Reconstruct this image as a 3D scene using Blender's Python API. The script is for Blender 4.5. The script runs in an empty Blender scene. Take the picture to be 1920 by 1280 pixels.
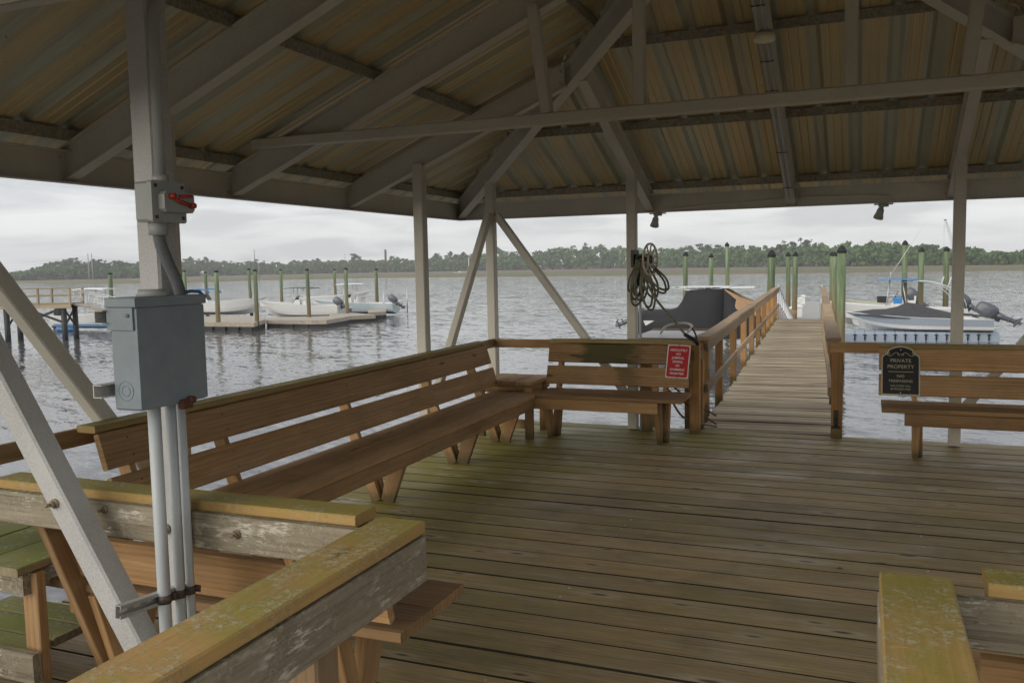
import bpy, bmesh, math, random
from mathutils import Vector, Matrix
rnd = random.Random(7)
sc = bpy.context.scene
R = math.radians
V = Vector
# ------------------------------------------------------------------ camera
FPX, YAW, PIT, ROL, EYE = 1628.2, R(22.12), R(4.953), R(-1.114), 1.75
cy, sy = math.cos(YAW), math.sin(YAW)
FW = V((-sy*math.cos(PIT), cy*math.cos(PIT), -math.sin(PIT)))
_rt = V((cy, sy, 0)); _up = _rt.cross(FW)
RT = _rt*math.cos(ROL) + _up*math.sin(ROL)
UP = -_rt*math.sin(ROL) + _up*math.cos(ROL)
cam = bpy.data.cameras.new('camera'); co = bpy.data.objects.new('camera', cam)
sc.collection.objects.link(co); sc.camera = co
cam.sensor_width = 36; cam.lens = FPX/1920*36; cam.clip_start = .05; cam.clip_end = 6000
m = Matrix.Identity(4)
for i in range(3):
    m[i][0] = RT[i]; m[i][1] = UP[i]; m[i][2] = -FW[i]
m[2][3] = EYE
co.matrix_world = m
def ray(x, y): return FW + RT*((x-960)/FPX) - UP*((y-640)/FPX)
def onz(x, y, z):
    d = ray(x, y); return V((0, 0, EYE)) + d*((z-EYE)/d.z)
def ony(x, y, Y):
    d = ray(x, y); return V((0, 0, EYE)) + d*(Y/d.y)
def ond(x, y, dist): return V((0, 0, EYE)) + ray(x, y)*dist
# ------------------------------------------------------------------ world, sun, exposure
SUN_EL, SUN_AZ = R(22), R(208)
w = bpy.data.worlds.new('World'); sc.world = w; w.use_nodes = True
nt = w.node_tree; N = nt.nodes; Lk = nt.links; N.clear()
out = N.new('ShaderNodeOutputWorld'); bg = N.new('ShaderNodeBackground')
sky = N.new('ShaderNodeTexSky'); sky.sky_type = 'NISHITA'; sky.sun_disc = False
sky.sun_elevation = SUN_EL; sky.sun_rotation = SUN_AZ
tc = N.new('ShaderNodeTexCoord'); sep = N.new('ShaderNodeSeparateXYZ'); Lk.new(tc.outputs['Generated'], sep.inputs[0])
def wmath(op, a, b=None, clamp=False):
    n = N.new('ShaderNodeMath'); n.operation = op; n.use_clamp = clamp
    for i, q in enumerate((a, b)):
        if q is None: continue
        if isinstance(q, (int, float)): n.inputs[i].default_value = q
        else: Lk.new(q, n.inputs[i])
    return n.outputs[0]
zc = wmath('ADD', wmath('MAXIMUM', sep.outputs[2], 0.0), .12)
cmb = N.new('ShaderNodeCombineXYZ')
Lk.new(wmath('DIVIDE', sep.outputs[0], zc), cmb.inputs[0]); Lk.new(wmath('DIVIDE', sep.outputs[1], zc), cmb.inputs[1])
nz = N.new('ShaderNodeTexNoise'); nz.inputs['Scale'].default_value = .95; nz.inputs['Detail'].default_value = 7; nz.inputs['Roughness'].default_value = .52
nz.inputs['Distortion'].default_value = .35
Lk.new(cmb.outputs[0], nz.inputs['Vector'])
cr = N.new('ShaderNodeValToRGB'); Lk.new(nz.outputs['Fac'], cr.inputs[0])
e = cr.color_ramp.elements
e[0].position = .40; e[0].color = (.41, .42, .445, 1); e[1].position = .60; e[1].color = (.71, .715, .72, 1)
q = e.new(.50); q.color = (.60, .605, .615, 1)
hz = N.new('ShaderNodeMix'); hz.data_type = 'RGBA'      # towards the horizon the cloud deck evens out
hf = wmath('SUBTRACT', 1.0, wmath('MULTIPLY', wmath('MAXIMUM', sep.outputs[2], 0.0), 6.0, True), True)
Lk.new(wmath('MULTIPLY', hf, .35), hz.inputs[0]); Lk.new(cr.outputs[0], hz.inputs[6]); hz.inputs[7].default_value = (.655, .66, .67, 1)
mx = N.new('ShaderNodeMix'); mx.data_type = 'RGBA'; mx.inputs[0].default_value = .012
Lk.new(hz.outputs[2], mx.inputs[6]); Lk.new(sky.outputs[0], mx.inputs[7])
Lk.new(mx.outputs[2], bg.inputs[0]); bg.inputs[1].default_value = 1.0
Lk.new(bg.outputs[0], out.inputs[0])
sl = bpy.data.lights.new('sun', 'SUN'); sl.energy = 1.5; sl.angle = R(60); sl.color = (1, .93, .80)
so = bpy.data.objects.new('sun', sl); sc.collection.objects.link(so)
sd = V((math.sin(SUN_AZ)*math.cos(SUN_EL), math.cos(SUN_AZ)*math.cos(SUN_EL), math.sin(SUN_EL)))
so.rotation_euler = (-sd).to_track_quat('-Z', 'Y').to_euler()
sc.view_settings.view_transform = 'Standard'; sc.view_settings.look = 'None'
sc.view_settings.exposure = 0.40; sc.view_settings.gamma = 1.0
sc.cycles.max_bounces = 8; sc.cycles.diffuse_bounces = 4; sc.cycles.volume_bounces = 1
sc.cycles.use_denoising = True
# ------------------------------------------------------------------ materials
def mat(name):
    mt = bpy.data.materials.new(name); mt.use_nodes = True
    t = mt.node_tree; b = t.nodes['Principled BSDF']
    return mt, t, b
class NB:
    def __init__(s, t): s.t = t
    def n(s, k, **kw):
        n = s.t.nodes.new(k)
        for a, v in kw.items(): setattr(n, a, v)
        return n
    def set(s, sock, v):
        if isinstance(v, bpy.types.NodeSocket): s.t.links.new(v, sock)
        else:
            if isinstance(v, tuple) and len(v) == 3 and sock.type == 'RGBA': v = (*v, 1)
            sock.default_value = v
    def math(s, op, a, b=0.0, clamp=False):
        n = s.n('ShaderNodeMath', operation=op, use_clamp=clamp); s.set(n.inputs[0], a); s.set(n.inputs[1], b); return n.outputs[0]
    def mix(s, f, a, b, mode='MIX'):
        n = s.n('ShaderNodeMix', data_type='RGBA', blend_type=mode); s.set(n.inputs[0], f); s.set(n.inputs[6], a); s.set(n.inputs[7], b); return n.outputs[2]
    def attr(s, nm): return s.n('ShaderNodeAttribute', attribute_name=nm)
    def mapv(s, v, scale, loc=(0, 0, 0)):
        n = s.n('ShaderNodeMapping'); s.set(n.inputs[0], v); n.inputs['Scale'].default_value = scale; n.inputs['Location'].default_value = loc; return n.outputs[0]
    def noise(s, v, scale=1, detail=4, rough=.55, dist=0):
        n = s.n('ShaderNodeTexNoise'); s.set(n.inputs['Vector'], v); n.inputs['Scale'].default_value = scale
        n.inputs['Detail'].default_value = detail; n.inputs['Roughness'].default_value = rough; n.inputs['Distortion'].default_value = dist
        return n.outputs['Fac']
    def ramp(s, f, *st):
        n = s.n('ShaderNodeValToRGB'); s.set(n.inputs[0], f); el = n.color_ramp.elements
        while len(el) < len(st): el.new(.5)
        for q, (p, c) in zip(el, st):
            q.position = p; q.color = (c, c, c, 1) if isinstance(c, (int, float)) else (*c, 1)
        return n.outputs[0]
    def step(s, f, a, b): return s.ramp(f, (a, 0.0), (b, 1.0))
    def lin(s, f, a, b): return s.math('DIVIDE', s.math('SUBTRACT', f, a), b-a, True)
    def bump(s, h, strength=.3, dist=.01, normal=None):
        n = s.n('ShaderNodeBump'); s.set(n.inputs['Height'], h); n.inputs['Strength'].default_value = strength; n.inputs['Distance'].default_value = dist
        if normal is not None: s.set(n.inputs['Normal'], normal)
        return n.outputs[0]
def wood(name, c1, c2, grey=.3, moss=0.0, lichen=0.0, rough=.78, tone=.3, deckmoss=False, mosscol=(.155, .15, .02), dirt=.5, footrot=False):
    mt, t, b = mat(name); k = NB(t)
    gc = k.attr('gc').outputs['Vector']; rv = k.attr('rv').outputs['Fac']
    geo = k.n('ShaderNodeNewGeometry'); pos = geo.outputs['Position']
    sp = k.n('ShaderNodeSeparateXYZ'); k.set(sp.inputs[0], geo.outputs['Normal'])
    g1 = k.noise(k.mapv(gc, (1.1, 16, 16)), 1, 5, .6, .6)
    g2 = k.noise(k.mapv(gc, (5, 110, 110)), 1, 4, .72)
    wv = k.n('ShaderNodeTexWave', wave_type='BANDS', bands_direction='Y', wave_profile='SAW')
    k.set(wv.inputs['Vector'], k.mapv(gc, (.22, 5, 5))); wv.inputs['Scale'].default_value = 2.2; wv.inputs['Distortion'].default_value = 7
    wv.inputs['Detail'].default_value = 3; wv.inputs['Detail Scale'].default_value = .8
    f = k.math('ADD', k.math('ADD', k.math('MULTIPLY', g1, .42), k.math('MULTIPLY', g2, .40)), k.math('MULTIPLY', wv.outputs['Fac'], .13))
    col = k.mix(k.step(f, .30, .64), c2, c1)
    # knots
    vo = k.n('ShaderNodeTexVoronoi'); vo.voronoi_dimensions = '2D'; g_ = k.n('ShaderNodeSeparateXYZ'); k.set(g_.inputs[0], gc); c_ = k.n('ShaderNodeCombineXYZ'); k.set(c_.inputs[0], k.math('MULTIPLY', g_.outputs[0], 1.5)); k.set(c_.inputs[1], k.math('MULTIPLY', k.math('ADD', g_.outputs[1], g_.outputs[2]), 5.5)); k.set(vo.inputs['Vector'], c_.outputs[0]); vo.inputs['Scale'].default_value = 1
    vs_ = k.n('ShaderNodeSeparateColor'); k.set(vs_.inputs[0], vo.outputs['Color']); some = k.math('GREATER_THAN', vs_.outputs[0], .80)
    kn = k.ramp(vo.outputs['Distance'], (.04, 1.0), (.11, 0.0))
    col = k.mix(k.math('MULTIPLY', k.math('MULTIPLY', kn, some), .8), col, (c2[0]*.35, c2[1]*.33, c2[2]*.3))
    # weathered grey film
    gz = k.noise(k.mapv(gc, (1.6, 11, 11), (5, 3, 1)), 1, 5, .62)
    col = k.mix(k.math('MULTIPLY', k.step(gz, .42, .66), grey), col, (.29, .255, .18))
    # soft dark dirt clouds
    dz = k.noise(pos, 2.1, 4, .6)
    col = k.mix(k.math('MULTIPLY', k.step(dz, .5, .78), dirt), col, (.06, .048, .032))
    # per-board tone
    col = k.mix(1.0, col, k.ramp(rv, (0, 1-tone), (1, 1+tone)), 'MULTIPLY')
    hb = k.math('ADD', k.math('MULTIPLY', g2, .6), k.math('MULTIPLY', g1, .8))
    topm = k.step(sp.outputs[2], .55, .9)
    if name == 'bench_wood':
        sx = k.n('ShaderNodeSeparateXYZ'); k.set(sx.inputs[0], pos); wb = k.math('MULTIPLY', k.math('SUBTRACT', k.noise(k.mapv(pos, (2, 2, 22)), 1, 4, .7), .5), .5)
        xw = k.math('ADD', sx.outputs[0], wb)
        m1 = k.math('MULTIPLY', k.math('MULTIPLY', k.lin(xw, -2.78, -2.70), k.lin(xw, -2.12, -2.25)), k.lin(sx.outputs[2], .70, .74))
        m2 = k.math('MULTIPLY', k.math('MULTIPLY', k.lin(xw, -2.36, -2.30), k.lin(xw, -2.05, -2.16)), .55)
        ms = k.math('MULTIPLY', k.math('MAXIMUM', m1, m2), k.math('MULTIPLY', k.lin(sx.outputs[1], 8.45, 8.55), k.lin(sx.outputs[2], .5, .52)))
        col = k.mix(k.math('MULTIPLY', ms, .88), col, (.055, .055, .014))
    if name == 'grey_weathered_wood':
        fk = k.step(k.noise(k.mapv(gc, (9, 42, 42)), 1, 6, .78), .53, .58); fk2 = k.step(k.noise(pos, 4.2, 3, .6), .46, .56)
        col = k.mix(k.math('MULTIPLY', k.math('MULTIPLY', fk, fk2), .9), col, (.66, .62, .53))
        ck = k.step(k.noise(k.mapv(gc, (3, 120, 120), (2, 2, 2)), 1, 3, .6), .60, .70)
        col = k.mix(k.math('MULTIPLY', ck, .6), col, (.06, .045, .03))
    if footrot:
        sz = k.n('ShaderNodeSeparateXYZ'); k.set(sz.inputs[0], pos)
        hgt = k.math('ADD', sz.outputs[2], k.math('MULTIPLY', k.math('SUBTRACT', k.noise(pos, 14, 3), .5), .14))
        col = k.mix(k.math('MULTIPLY', k.ramp(hgt, (.03, 1.0), (.13, 0.0)), .7), col, (.045, .05, .014))
    if moss:
        mz = k.noise(pos, 5.5, 6, .68); mz2 = k.noise(k.mapv(gc, (2.5, 7, 7)), 1, 4, .6)
        mm = k.step(k.math('ADD', k.math('MULTIPLY', mz, .6), k.math('MULTIPLY', mz2, .4)), .56-.3*moss, .70-.22*moss)
        if name == 'lichen_cap_wood':
            sy2 = k.n('ShaderNodeSeparateXYZ'); k.set(sy2.inputs[0], pos)
            endm = k.math('MULTIPLY', k.lin(k.math('ADD', sy2.outputs[1], k.math('MULTIPLY', k.math('SUBTRACT', mz, .5), .9)), 1.72, 2.12), .85)
            mm = k.math('MAXIMUM', mm, endm)
        mm = k.math('MULTIPLY', k.math('MULTIPLY', mm, k.math('ADD', k.math('MULTIPLY', topm, .9), .1)), min(1, .35+moss*.6))
        col = k.mix(mm, col, k.mix(k.noise(pos, 60, 3, .7), mosscol, (mosscol[0]*.55, mosscol[1]*.75, mosscol[2]*.8)))
        mzb = k.noise(pos, 9, 3, .5)
        col = k.mix(k.math('MULTIPLY', k.math('MULTIPLY', k.step(mzb, .60, .68), topm), .55*min(1, moss)), col, (.20, .23, .02))
    if lichen:
        lz = k.noise(pos, 48, 6, .82); lz2 = k.noise(pos, 7.5, 4, .6)
        lm = k.math('MULTIPLY', k.step(lz, .50, .555), k.step(lz2, .46, .60))
        lm = k.math('MULTIPLY', lm, k.math('ADD', .45, k.math('MULTIPLY', topm, .55)))
        lc = k.mix(k.step(k.noise(pos, 48, 3, .6), .35, .65), (.50, .56, .46), (.56, .52, .36))
        col = k.mix(k.math('MULTIPLY', lm, lichen), col, lc)
        dk = k.step(k.noise(pos, 95, 4, .7), .60, .68)
        col = k.mix(k.math('MULTIPLY', k.math('MULTIPLY', dk, .6), lichen), col, (.05, .04, .025))
        hb = k.math('ADD', hb, k.math('MULTIPLY', lm, .9))
    if deckmoss:
        col = k.mix(k.math('MULTIPLY', k.step(rv, .55, 1.0), .35), col, (.40, .25, .12))
        px = k.n('ShaderNodeSeparateXYZ'); k.set(px.inputs[0], pos)
        wob = k.math('MULTIPLY', k.math('SUBTRACT', k.noise(k.mapv(pos, (1.1, 2.2, 1)), 1, 5, .6), .5), 2.6)
        dL = k.math('SUBTRACT', k.math('ADD', px.outputs[0], 2.75), wob)       # algae by the sheltered edge
        ml = k.math('MULTIPLY', k.lin(dL, .85, 0.0), k.lin(px.outputs[1], 3.6, 6.0))
        dF = k.math('SUBTRACT', 8.35, k.math('ADD', px.outputs[1], k.math('MULTIPLY', wob, .55)))
        mf = k.math('MULTIPLY', k.lin(dF, .5, 0.0), k.math('ADD', .25, k.math('MULTIPLY', k.lin(px.outputs[0], -.6, -1.2), .75)))
        mk = k.math('MAXIMUM', ml, mf)
        mk = k.math('MULTIPLY', mk, k.math('ADD', .45, k.math('MULTIPLY', k.noise(k.mapv(gc, (3, 20, 20)), 1, 4, .65), .75)), True)
        col = k.mix(k.math('MULTIPLY', mk, .95, True), col, k.mix(k.noise(pos, 7, 3, .6), (.20, .19, .025), (.33, .31, .035)))
        faint = k.step(k.noise(pos, .9, 5, .6), .48, .7)
        col = k.mix(k.math('MULTIPLY', faint, .55), col, (.27, .235, .05))
        halo = k.ramp(vo.outputs['Distance'], (.06, 0.0), (.12, 1.0), (.17, .7), (.30, 0.0))
        col = k.mix(k.math('MULTIPLY', k.math('MULTIPLY', halo, some), .6), col, (.48, .42, .32))
        wet = k.step(k.noise(k.mapv(pos, (1.2, 3.5, 1), (3, 1, 0)), 1, 4, .6), .5, .66)
        sc_ = k.step(k.noise(k.mapv(gc, (2.4, 34, 34), (9, 2, 4)), 1, 5, .7), .57, .68)
        col = k.mix(k.math('MULTIPLY', sc_, .45), col, (.50, .44, .36))
        k.set(b.inputs['Roughness'], k.math('SUBTRACT', rough, k.math('MULTIPLY', wet, .22)))
        some2 = k.math('GREATER_THAN', vs_.outputs[0], .58)
        halo2 = k.ramp(vo.outputs['Distance'], (.05, 0.0), (.10, 1.0), (.22, 0.0))
        col = k.mix(k.math('MULTIPLY', k.math('MULTIPLY', halo2, some2), .35), col, (.50, .44, .34))
        col = k.mix(k.math('MULTIPLY', k.math('MULTIPLY', k.ramp(vo.outputs['Distance'], (.025, 1.0), (.065, 0.0)), some2), .85), col, (.05, .036, .022))
        fg = k.noise(k.mapv(gc, (5, 75, 75), (1, 8, 2)), 1, 5, .75)
        col = k.mix(k.math('MULTIPLY', k.step(fg, .38, .50), .35), (.10, .078, .045), col) if False else k.mix(k.math('MULTIPLY', k.ramp(fg, (.36, 1.0), (.47, 0.0)), .5), col, (.12, .09, .05))
        spk = k.step(k.noise(pos, 55, 2, .5), .765, .79)
        col = k.mix(k.math('MULTIPLY', spk, .6), col, (.45, .43, .4))
    else:
        k.set(b.inputs['Roughness'], rough)
    k.set(b.inputs['Base Color'], col)
    b.inputs['Specular IOR Level'].default_value = .35
    k.set(b.inputs['Normal'], k.bump(hb, .55, .004))
    return mt
def metal(name, c, c2=None, spk=90, rough=.6, met=0.0, bmp=.1, rust=0.0, mix=.5):
    mt, t, b = mat(name); k = NB(t)
    geo = k.n('ShaderNodeNewGeometry'); pos = geo.outputs['Position']
    c2 = c2 or tuple(q*.8 for q in c)
    f = k.math('ADD', k.math('MULTIPLY', k.noise(pos, spk, 3, .6), .6), k.math('MULTIPLY', k.noise(pos, 2.4, 4, .6), .4))
    col = k.mix(k.step(f, .5-mix*.25, .5+mix*.25), c2, c)
    if name == 'grey_blue_enamel':
        sc1 = k.step(k.noise(pos, 55, 6, .8), .60, .68); sc2 = k.step(k.noise(pos, 9, 3, .6), .46, .62)
        col = k.mix(k.math('MULTIPLY', k.math('MULTIPLY', sc1, sc2), .32), col, (.42, .45, .46))
    if rust:
        r = k.step(k.noise(pos, 7, 6, .7), .68-.12*rust, .74)
        col = k.mix(k.math('MULTIPLY', r, .8), col, (.16, .06, .02))
    k.set(b.inputs['Base Color'], col); b.inputs['Roughness'].default_value = rough; b.inputs['Metallic'].default_value = met
    k.set(b.inputs['Normal'], k.bump(k.noise(pos, spk*1.5, 3, .6), bmp, .002))
    return mt
def plain(name, c, rough=.5, met=0.0, var=.12, scale=8, coat=0, bmp=0.0):
    mt, t, b = mat(name); k = NB(t)
    geo = k.n('ShaderNodeNewGeometry'); f = k.noise(geo.outputs['Position'], scale, 4, .6)
    k.set(b.inputs['Base Color'], k.mix(k.step(f, .3, .7), tuple(q*(1-var) for q in c), tuple(min(1, q*(1+var)) for q in c)))
    b.inputs['Roughness'].default_value = rough; b.inputs['Metallic'].default_value = met; b.inputs['Coat Weight'].default_value = coat
    if bmp: k.set(b.inputs['Normal'], k.bump(f, bmp, .03))
    return mt
M = {}
M['bench'] = wood('bench_wood', (.50, .30, .14), (.23, .125, .048), grey=.22, moss=.12, dirt=.35, footrot=True)
M['capw'] = wood('mossy_cap_wood', (.40, .29, .11), (.26, .17, .06), grey=.2, moss=.62, dirt=.3, tone=.15)
M['near'] = wood('lichen_cap_wood', (.50, .32, .125), (.38, .23, .075), grey=.08, moss=.42, lichen=.72, dirt=.25, tone=.1, mosscol=(.33, .32, .04))
M['greyw'] = wood('grey_weathered_wood', (.38, .33, .245), (.12, .092, .058), grey=.45, moss=.25, lichen=.8, dirt=.4)
M['railw'] = wood('rail_wood', (.42, .29, .165), (.25, .155, .08), grey=.5, moss=.05, dirt=.2)
M['postw'] = wood('orange_post_wood', (.44, .25, .10), (.27, .14, .05), grey=.12, dirt=.35, footrot=True)
M['mossy'] = wood('mossy_table_wood', (.34, .27, .16), (.17, .125, .07), grey=.5, moss=.75, lichen=.5, dirt=.35, mosscol=(.27, .29, .03))
M['deck'] = wood('deck_wood', (.58, .435, .215), (.27, .19, .078), grey=.35, deckmoss=True, dirt=.5, rough=.66, tone=.2)
M['walk'] = wood('walkway_wood', (.50, .405, .27), (.27, .205, .13), grey=.4, dirt=.3, tone=.32)
M['gap2'] = plain('brown_gap_edge', (.11, .085, .055), .9)  # walkway board sides, gap shade and dirt coloured in as a softer brown
M['gap'] = plain('dark_gap_edge', (.022, .019, .010), .9)  # gap shade and dirt put into the colour of board sides and chamfers
M['steel'] = metal('painted_steel', (.65, .62, .535), (.53, .505, .43), 120, .6, rust=.0)
M['galv'] = metal('galvanised_steel', (.54, .53, .51), (.38, .375, .36), 190, .5, .1, .15, mix=.4)
M['purlin'] = metal('dirty_galvanised', (.42, .39, .33), (.22, .20, .14), 45, .65, .1, rust=.15)
M['box'] = metal('grey_blue_enamel', (.225, .27, .295), (.19, .23, .255), 14, .42, bmp=.03, rust=.0)
M['switch'] = metal('grey_plastic', (.37, .385, .37), (.32, .335, .32), 10, .5, bmp=.02)
M['pvc'] = plain('grey_conduit', (.50, .535, .55), .42, var=.05)
M['pvcd'] = plain('dark_flexible_conduit', (.16, .17, .18), .5)
M['red'] = plain('red_plastic', (.42, .035, .02), .45)
M['signred'] = plain('sign_red', (.48, .008, .015), .4, var=.05)
M['signwhite'] = plain('sign_white', (.72, .72, .70), .5, var=.03)
M['signblack'] = plain('sign_black', (.008, .009, .009), .45, var=.1)
M['gold'] = plain('sign_gold', (.50, .47, .33), .45, var=.05)
M['rust'] = plain('rusty_iron', (.11, .045, .025), .8, var=.4, scale=40)
M['bolt'] = plain('bolt_steel', (.32, .26, .18), .5, .6, var=.3, scale=60)
M['black'] = plain('black_rubber', (.012, .012, .013), .5)
M['dark'] = plain('charcoal_cover', (.013, .013, .016), .75, scale=3, bmp=.3)
M['dark2'] = plain('grey_cover', (.055, .055, .06), .8, scale=3, bmp=.3)
M['tan'] = plain('tan_canvas', (.40, .245, .135), .85, scale=2, bmp=.2)
M['white'] = plain('white_gelcoat', (.72, .72, .71), .3, var=.05, coat=.3)
M['bluegrey'] = plain('blue_grey_gelcoat', (.33, .385, .45), .3, var=.05, coat=.3)
M['lightblue'] = plain('light_blue_gelcoat', (.50, .58, .62), .3, var=.05, coat=.3)
M['cream'] = plain('cream_gelcoat', (.52, .52, .38), .35, var=.05)
M['engine'] = plain('engine_grey', (.085, .095, .115), .3, var=.1, coat=.4)
M['blue'] = plain('bright_blue', (.03, .22, .55), .5)
M['navy'] = plain('blue_canvas', (.06, .20, .42), .6)
M['alu'] = plain('aluminium', (.62, .63, .64), .35, .6, var=.08)
M['dock'] = plain('dock_boards', (.40, .35, .28), .75, var=.15, scale=3)
M['dockg'] = plain('grey_dock_deck', (.36, .35, .33), .7, var=.08, scale=1.5)
M['float'] = plain('black_float', (.02, .02, .02), .6)
M['cube'] = plain('blue_grey_plastic', (.30, .36, .44), .5, var=.06)
M['hose'] = plain('old_hose', (.17, .165, .115), .55, var=.35, scale=25)
M['hose2'] = plain('white_hose', (.5, .48, .42), .5)
M['reel'] = plain('hose_reel_plastic', (.60, .54, .42), .6, var=.25, scale=20)
M['clamp'] = plain('tarnished_clamp', (.12, .09, .08), .5, .4, var=.4, scale=60)
M['rope'] = plain('brown_rope', (.17, .095, .06), .85)
M['lamp'] = plain('cream_lamp_glass', (.85, .80, .58), .4, var=.04)
M['table'] = plain('off_white_table', (.50, .49, .49), .5, var=.06)
M['bark'] = plain('tree_bark', (.10, .075, .055), .9)
M['pole'] = plain('pole_grey', (.30, .31, .32), .8)
M['chim'] = plain('chimney_brick', (.09, .06, .055), .85)
def foliage(name, a, b_):
    mt, t, b = mat(name); k = NB(t)
    rv = k.attr('rv').outputs['Fac']; geo = k.n('ShaderNodeNewGeometry')
    f = k.math('ADD', k.math('MULTIPLY', rv, .6), k.math('MULTIPLY', k.noise(geo.outputs['Position'], .09, 4, .6), .5))
    k.set(b.inputs['Base Color'], k.mix(k.step(f, .2, .85), a, b_)); b.inputs['Roughness'].default_value = .85
    b.inputs['Specular IOR Level'].default_value = .1
    return mt
M['leaf'] = foliage('broadleaf_foliage', (.065, .12, .045), (.15, .23, .08))
M['pine'] = foliage('pine_foliage', (.05, .085, .05), (.11, .165, .085))
M['palm'] = foliage('palm_foliage', (.09, .12, .04), (.16, .19, .07))
def pile_mat():
    mt, t, b = mat('green_treated_timber'); k = NB(t)
    geo = k.n('ShaderNodeNewGeometry'); pos = geo.outputs['Position']; oi = k.n('ShaderNodeObjectInfo')
    s = k.n('ShaderNodeSeparateXYZ'); k.set(s.inputs[0], pos)
    f = k.noise(k.mapv(pos, (9, 9, .6)), 1, 5, .65)
    col = k.mix(k.step(f, .35, .7), (.10, .145, .075), (.24, .30, .17))
    f2 = k.noise(k.mapv(pos, (2, 2, .5), (4, 0, 0)), 1, 3, .6)
    hh = k.math('ADD', s.outputs[2], k.math('MULTIPLY', k.math('SUBTRACT', f2, .5), 4.5))
    col = k.mix(k.math('MULTIPLY', k.lin(hh, .6, -1.6), .75), col, (.22, .13, .06))
    col = k.mix(k.lin(k.math('ADD', s.outputs[2], k.math('MULTIPLY', f2, .5)), -1.9, -2.35), col, (.03, .026, .02))
    col = k.mix(1.0, col, k.ramp(oi.outputs['Random'], (0, .8), (1, 1.15)), 'MULTIPLY')
    k.set(b.inputs['Base Color'], col); b.inputs['Roughness'].default_value = .85
    k.set(b.inputs['Normal'], k.bump(f, .5, .01))
    return mt
M['pile'] = pile_mat()
def roof_mat():
    mt, t, b = mat('stained_metal_roofing'); k = NB(t)
    gc = k.attr('gc').outputs['Vector']; geo = k.n('ShaderNodeNewGeometry')
    sg = k.n('ShaderNodeSeparateXYZ'); k.set(sg.inputs[0], gc)
    ny = k.n('ShaderNodeCombineXYZ'); k.set(ny.inputs[0], sg.outputs[0]); k.set(ny.inputs[1], sg.outputs[1]); fl = ny.outputs[0]
    a = k.noise(k.mapv(fl, (.18, 7, 1)), 1, 4, .6); c = k.noise(k.mapv(fl, (.4, 1.5, 1)), 1, 3, .6)
    rib = k.math('ADD', sg.outputs[2], k.math('ADD', k.math('MULTIPLY', k.math('SUBTRACT', a, .5), .10), k.math('MULTIPLY', k.math('SUBTRACT', c, .5), .10)))
    col = k.mix(k.lin(rib, .050, .085), (.54, .54, .41), (.66, .53, .28))
    col = k.mix(k.math('MULTIPLY', k.step(a, .45, .68), .35), col, (.48, .43, .29))
    col = k.mix(k.math('MULTIPLY', k.step(k.noise(k.mapv(fl, (.6, 16, 1), (3, 3, 0)), 1, 4, .7), .52, .72), .4), col, (.30, .24, .14))
    col = k.mix(k.math('MULTIPLY', k.lin(k.noise(geo.outputs['Position'], .8, 3, .5), .45, .65), .25), col, (.30, .27, .18))
    spots = k.step(k.noise(geo.outputs['Position'], 30, 2, .5), .72, .76)
    col = k.mix(k.math('MULTIPLY', spots, .6), col, (.06, .045, .03))
    k.set(b.inputs['Base Color'], col); b.inputs['Roughness'].default_value = .42; b.inputs['Metallic'].default_value = .25
    k.set(b.inputs['Normal'], k.bump(k.noise(geo.outputs['Position'], 9, 3, .5), .12, .01))
    return mt
M['roof'] = roof_mat()
def water_mat():
    mt, t, b = mat('river_water'); k = NB(t)
    geo = k.n('ShaderNodeNewGeometry'); pos = geo.outputs['Position']
    rot = k.n('ShaderNodeMapping'); k.set(rot.inputs[0], pos); rot.inputs['Rotation'].default_value = (0, 0, R(18)); p = rot.outputs[0]
    def vn(scale, loc, det, rough, amp):
        n = k.n('ShaderNodeTexNoise'); k.set(n.inputs['Vector'], k.mapv(p, scale, loc)); n.inputs['Scale'].default_value = 1
        n.inputs['Detail'].default_value = det; n.inputs['Roughness'].default_value = rough; n.inputs['Distortion'].default_value = .3
        v = k.n('ShaderNodeVectorMath', operation='SUBTRACT'); k.set(v.inputs[0], n.outputs['Color']); v.inputs[1].default_value = (.5, .5, .5)
        w_ = k.n('ShaderNodeVectorMath', operation='MULTIPLY'); k.set(w_.inputs[0], v.outputs[0]); w_.inputs[1].default_value = (amp*.6, amp, 0); return w_.outputs[0]
    def vadd(a, b_):
        v = k.n('ShaderNodeVectorMath', operation='ADD'); k.set(v.inputs[0], a); k.set(v.inputs[1], b_); return v.outputs[0]
    h3 = k.noise(k.mapv(p, (.035, .11, 1)), 1, 3, .55)
    sl_ = vadd(vadd(vn((.22, .7, 1), (7, 2, 0), 3, .5, .15), vn((1.1, 2.8, 1), (1, 5, 0), 3, .6, .38)), vn((4.5, 10, 1), (3, 1, 0), 2, .6, .27))
    gust = k.math('ADD', .72, k.math('MULTIPLY', k.step(h3, .35, .65), .42))
    sc1 = k.n('ShaderNodeVectorMath', operation='SCALE'); k.set(sc1.inputs[0], sl_); k.set(sc1.inputs['Scale'], gust)
    ad = vadd(sc1.outputs[0], (0, 0, 1)); nn = k.n('ShaderNodeVectorMath', operation='NORMALIZE'); k.set(nn.inputs[0], ad)
    k.set(b.inputs['Base Color'], k.mix(k.step(h3, .3, .7), (.10, .10, .105), (.13, .13, .135)))
    b.inputs['Roughness'].default_value = .05; b.inputs['IOR'].default_value = 1.33
    k.set(b.inputs['Normal'], nn.outputs[0])
    return mt
M['water'] = water_mat()
def marsh_mat(name, a, c):
    mt, t, b = mat(name); k = NB(t); geo = k.n('ShaderNodeNewGeometry')
    f = k.noise(k.mapv(geo.outputs['Position'], (.03, .12, 1)), 1, 6, .7)
    k.set(b.inputs['Base Color'], k.mix(k.step(f, .3, .7), a, c)); b.inputs['Roughness'].default_value = .9
    return mt
M['marshg'] = marsh_mat('green_marsh', (.08, .112, .02), (.13, .15, .032))
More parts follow.
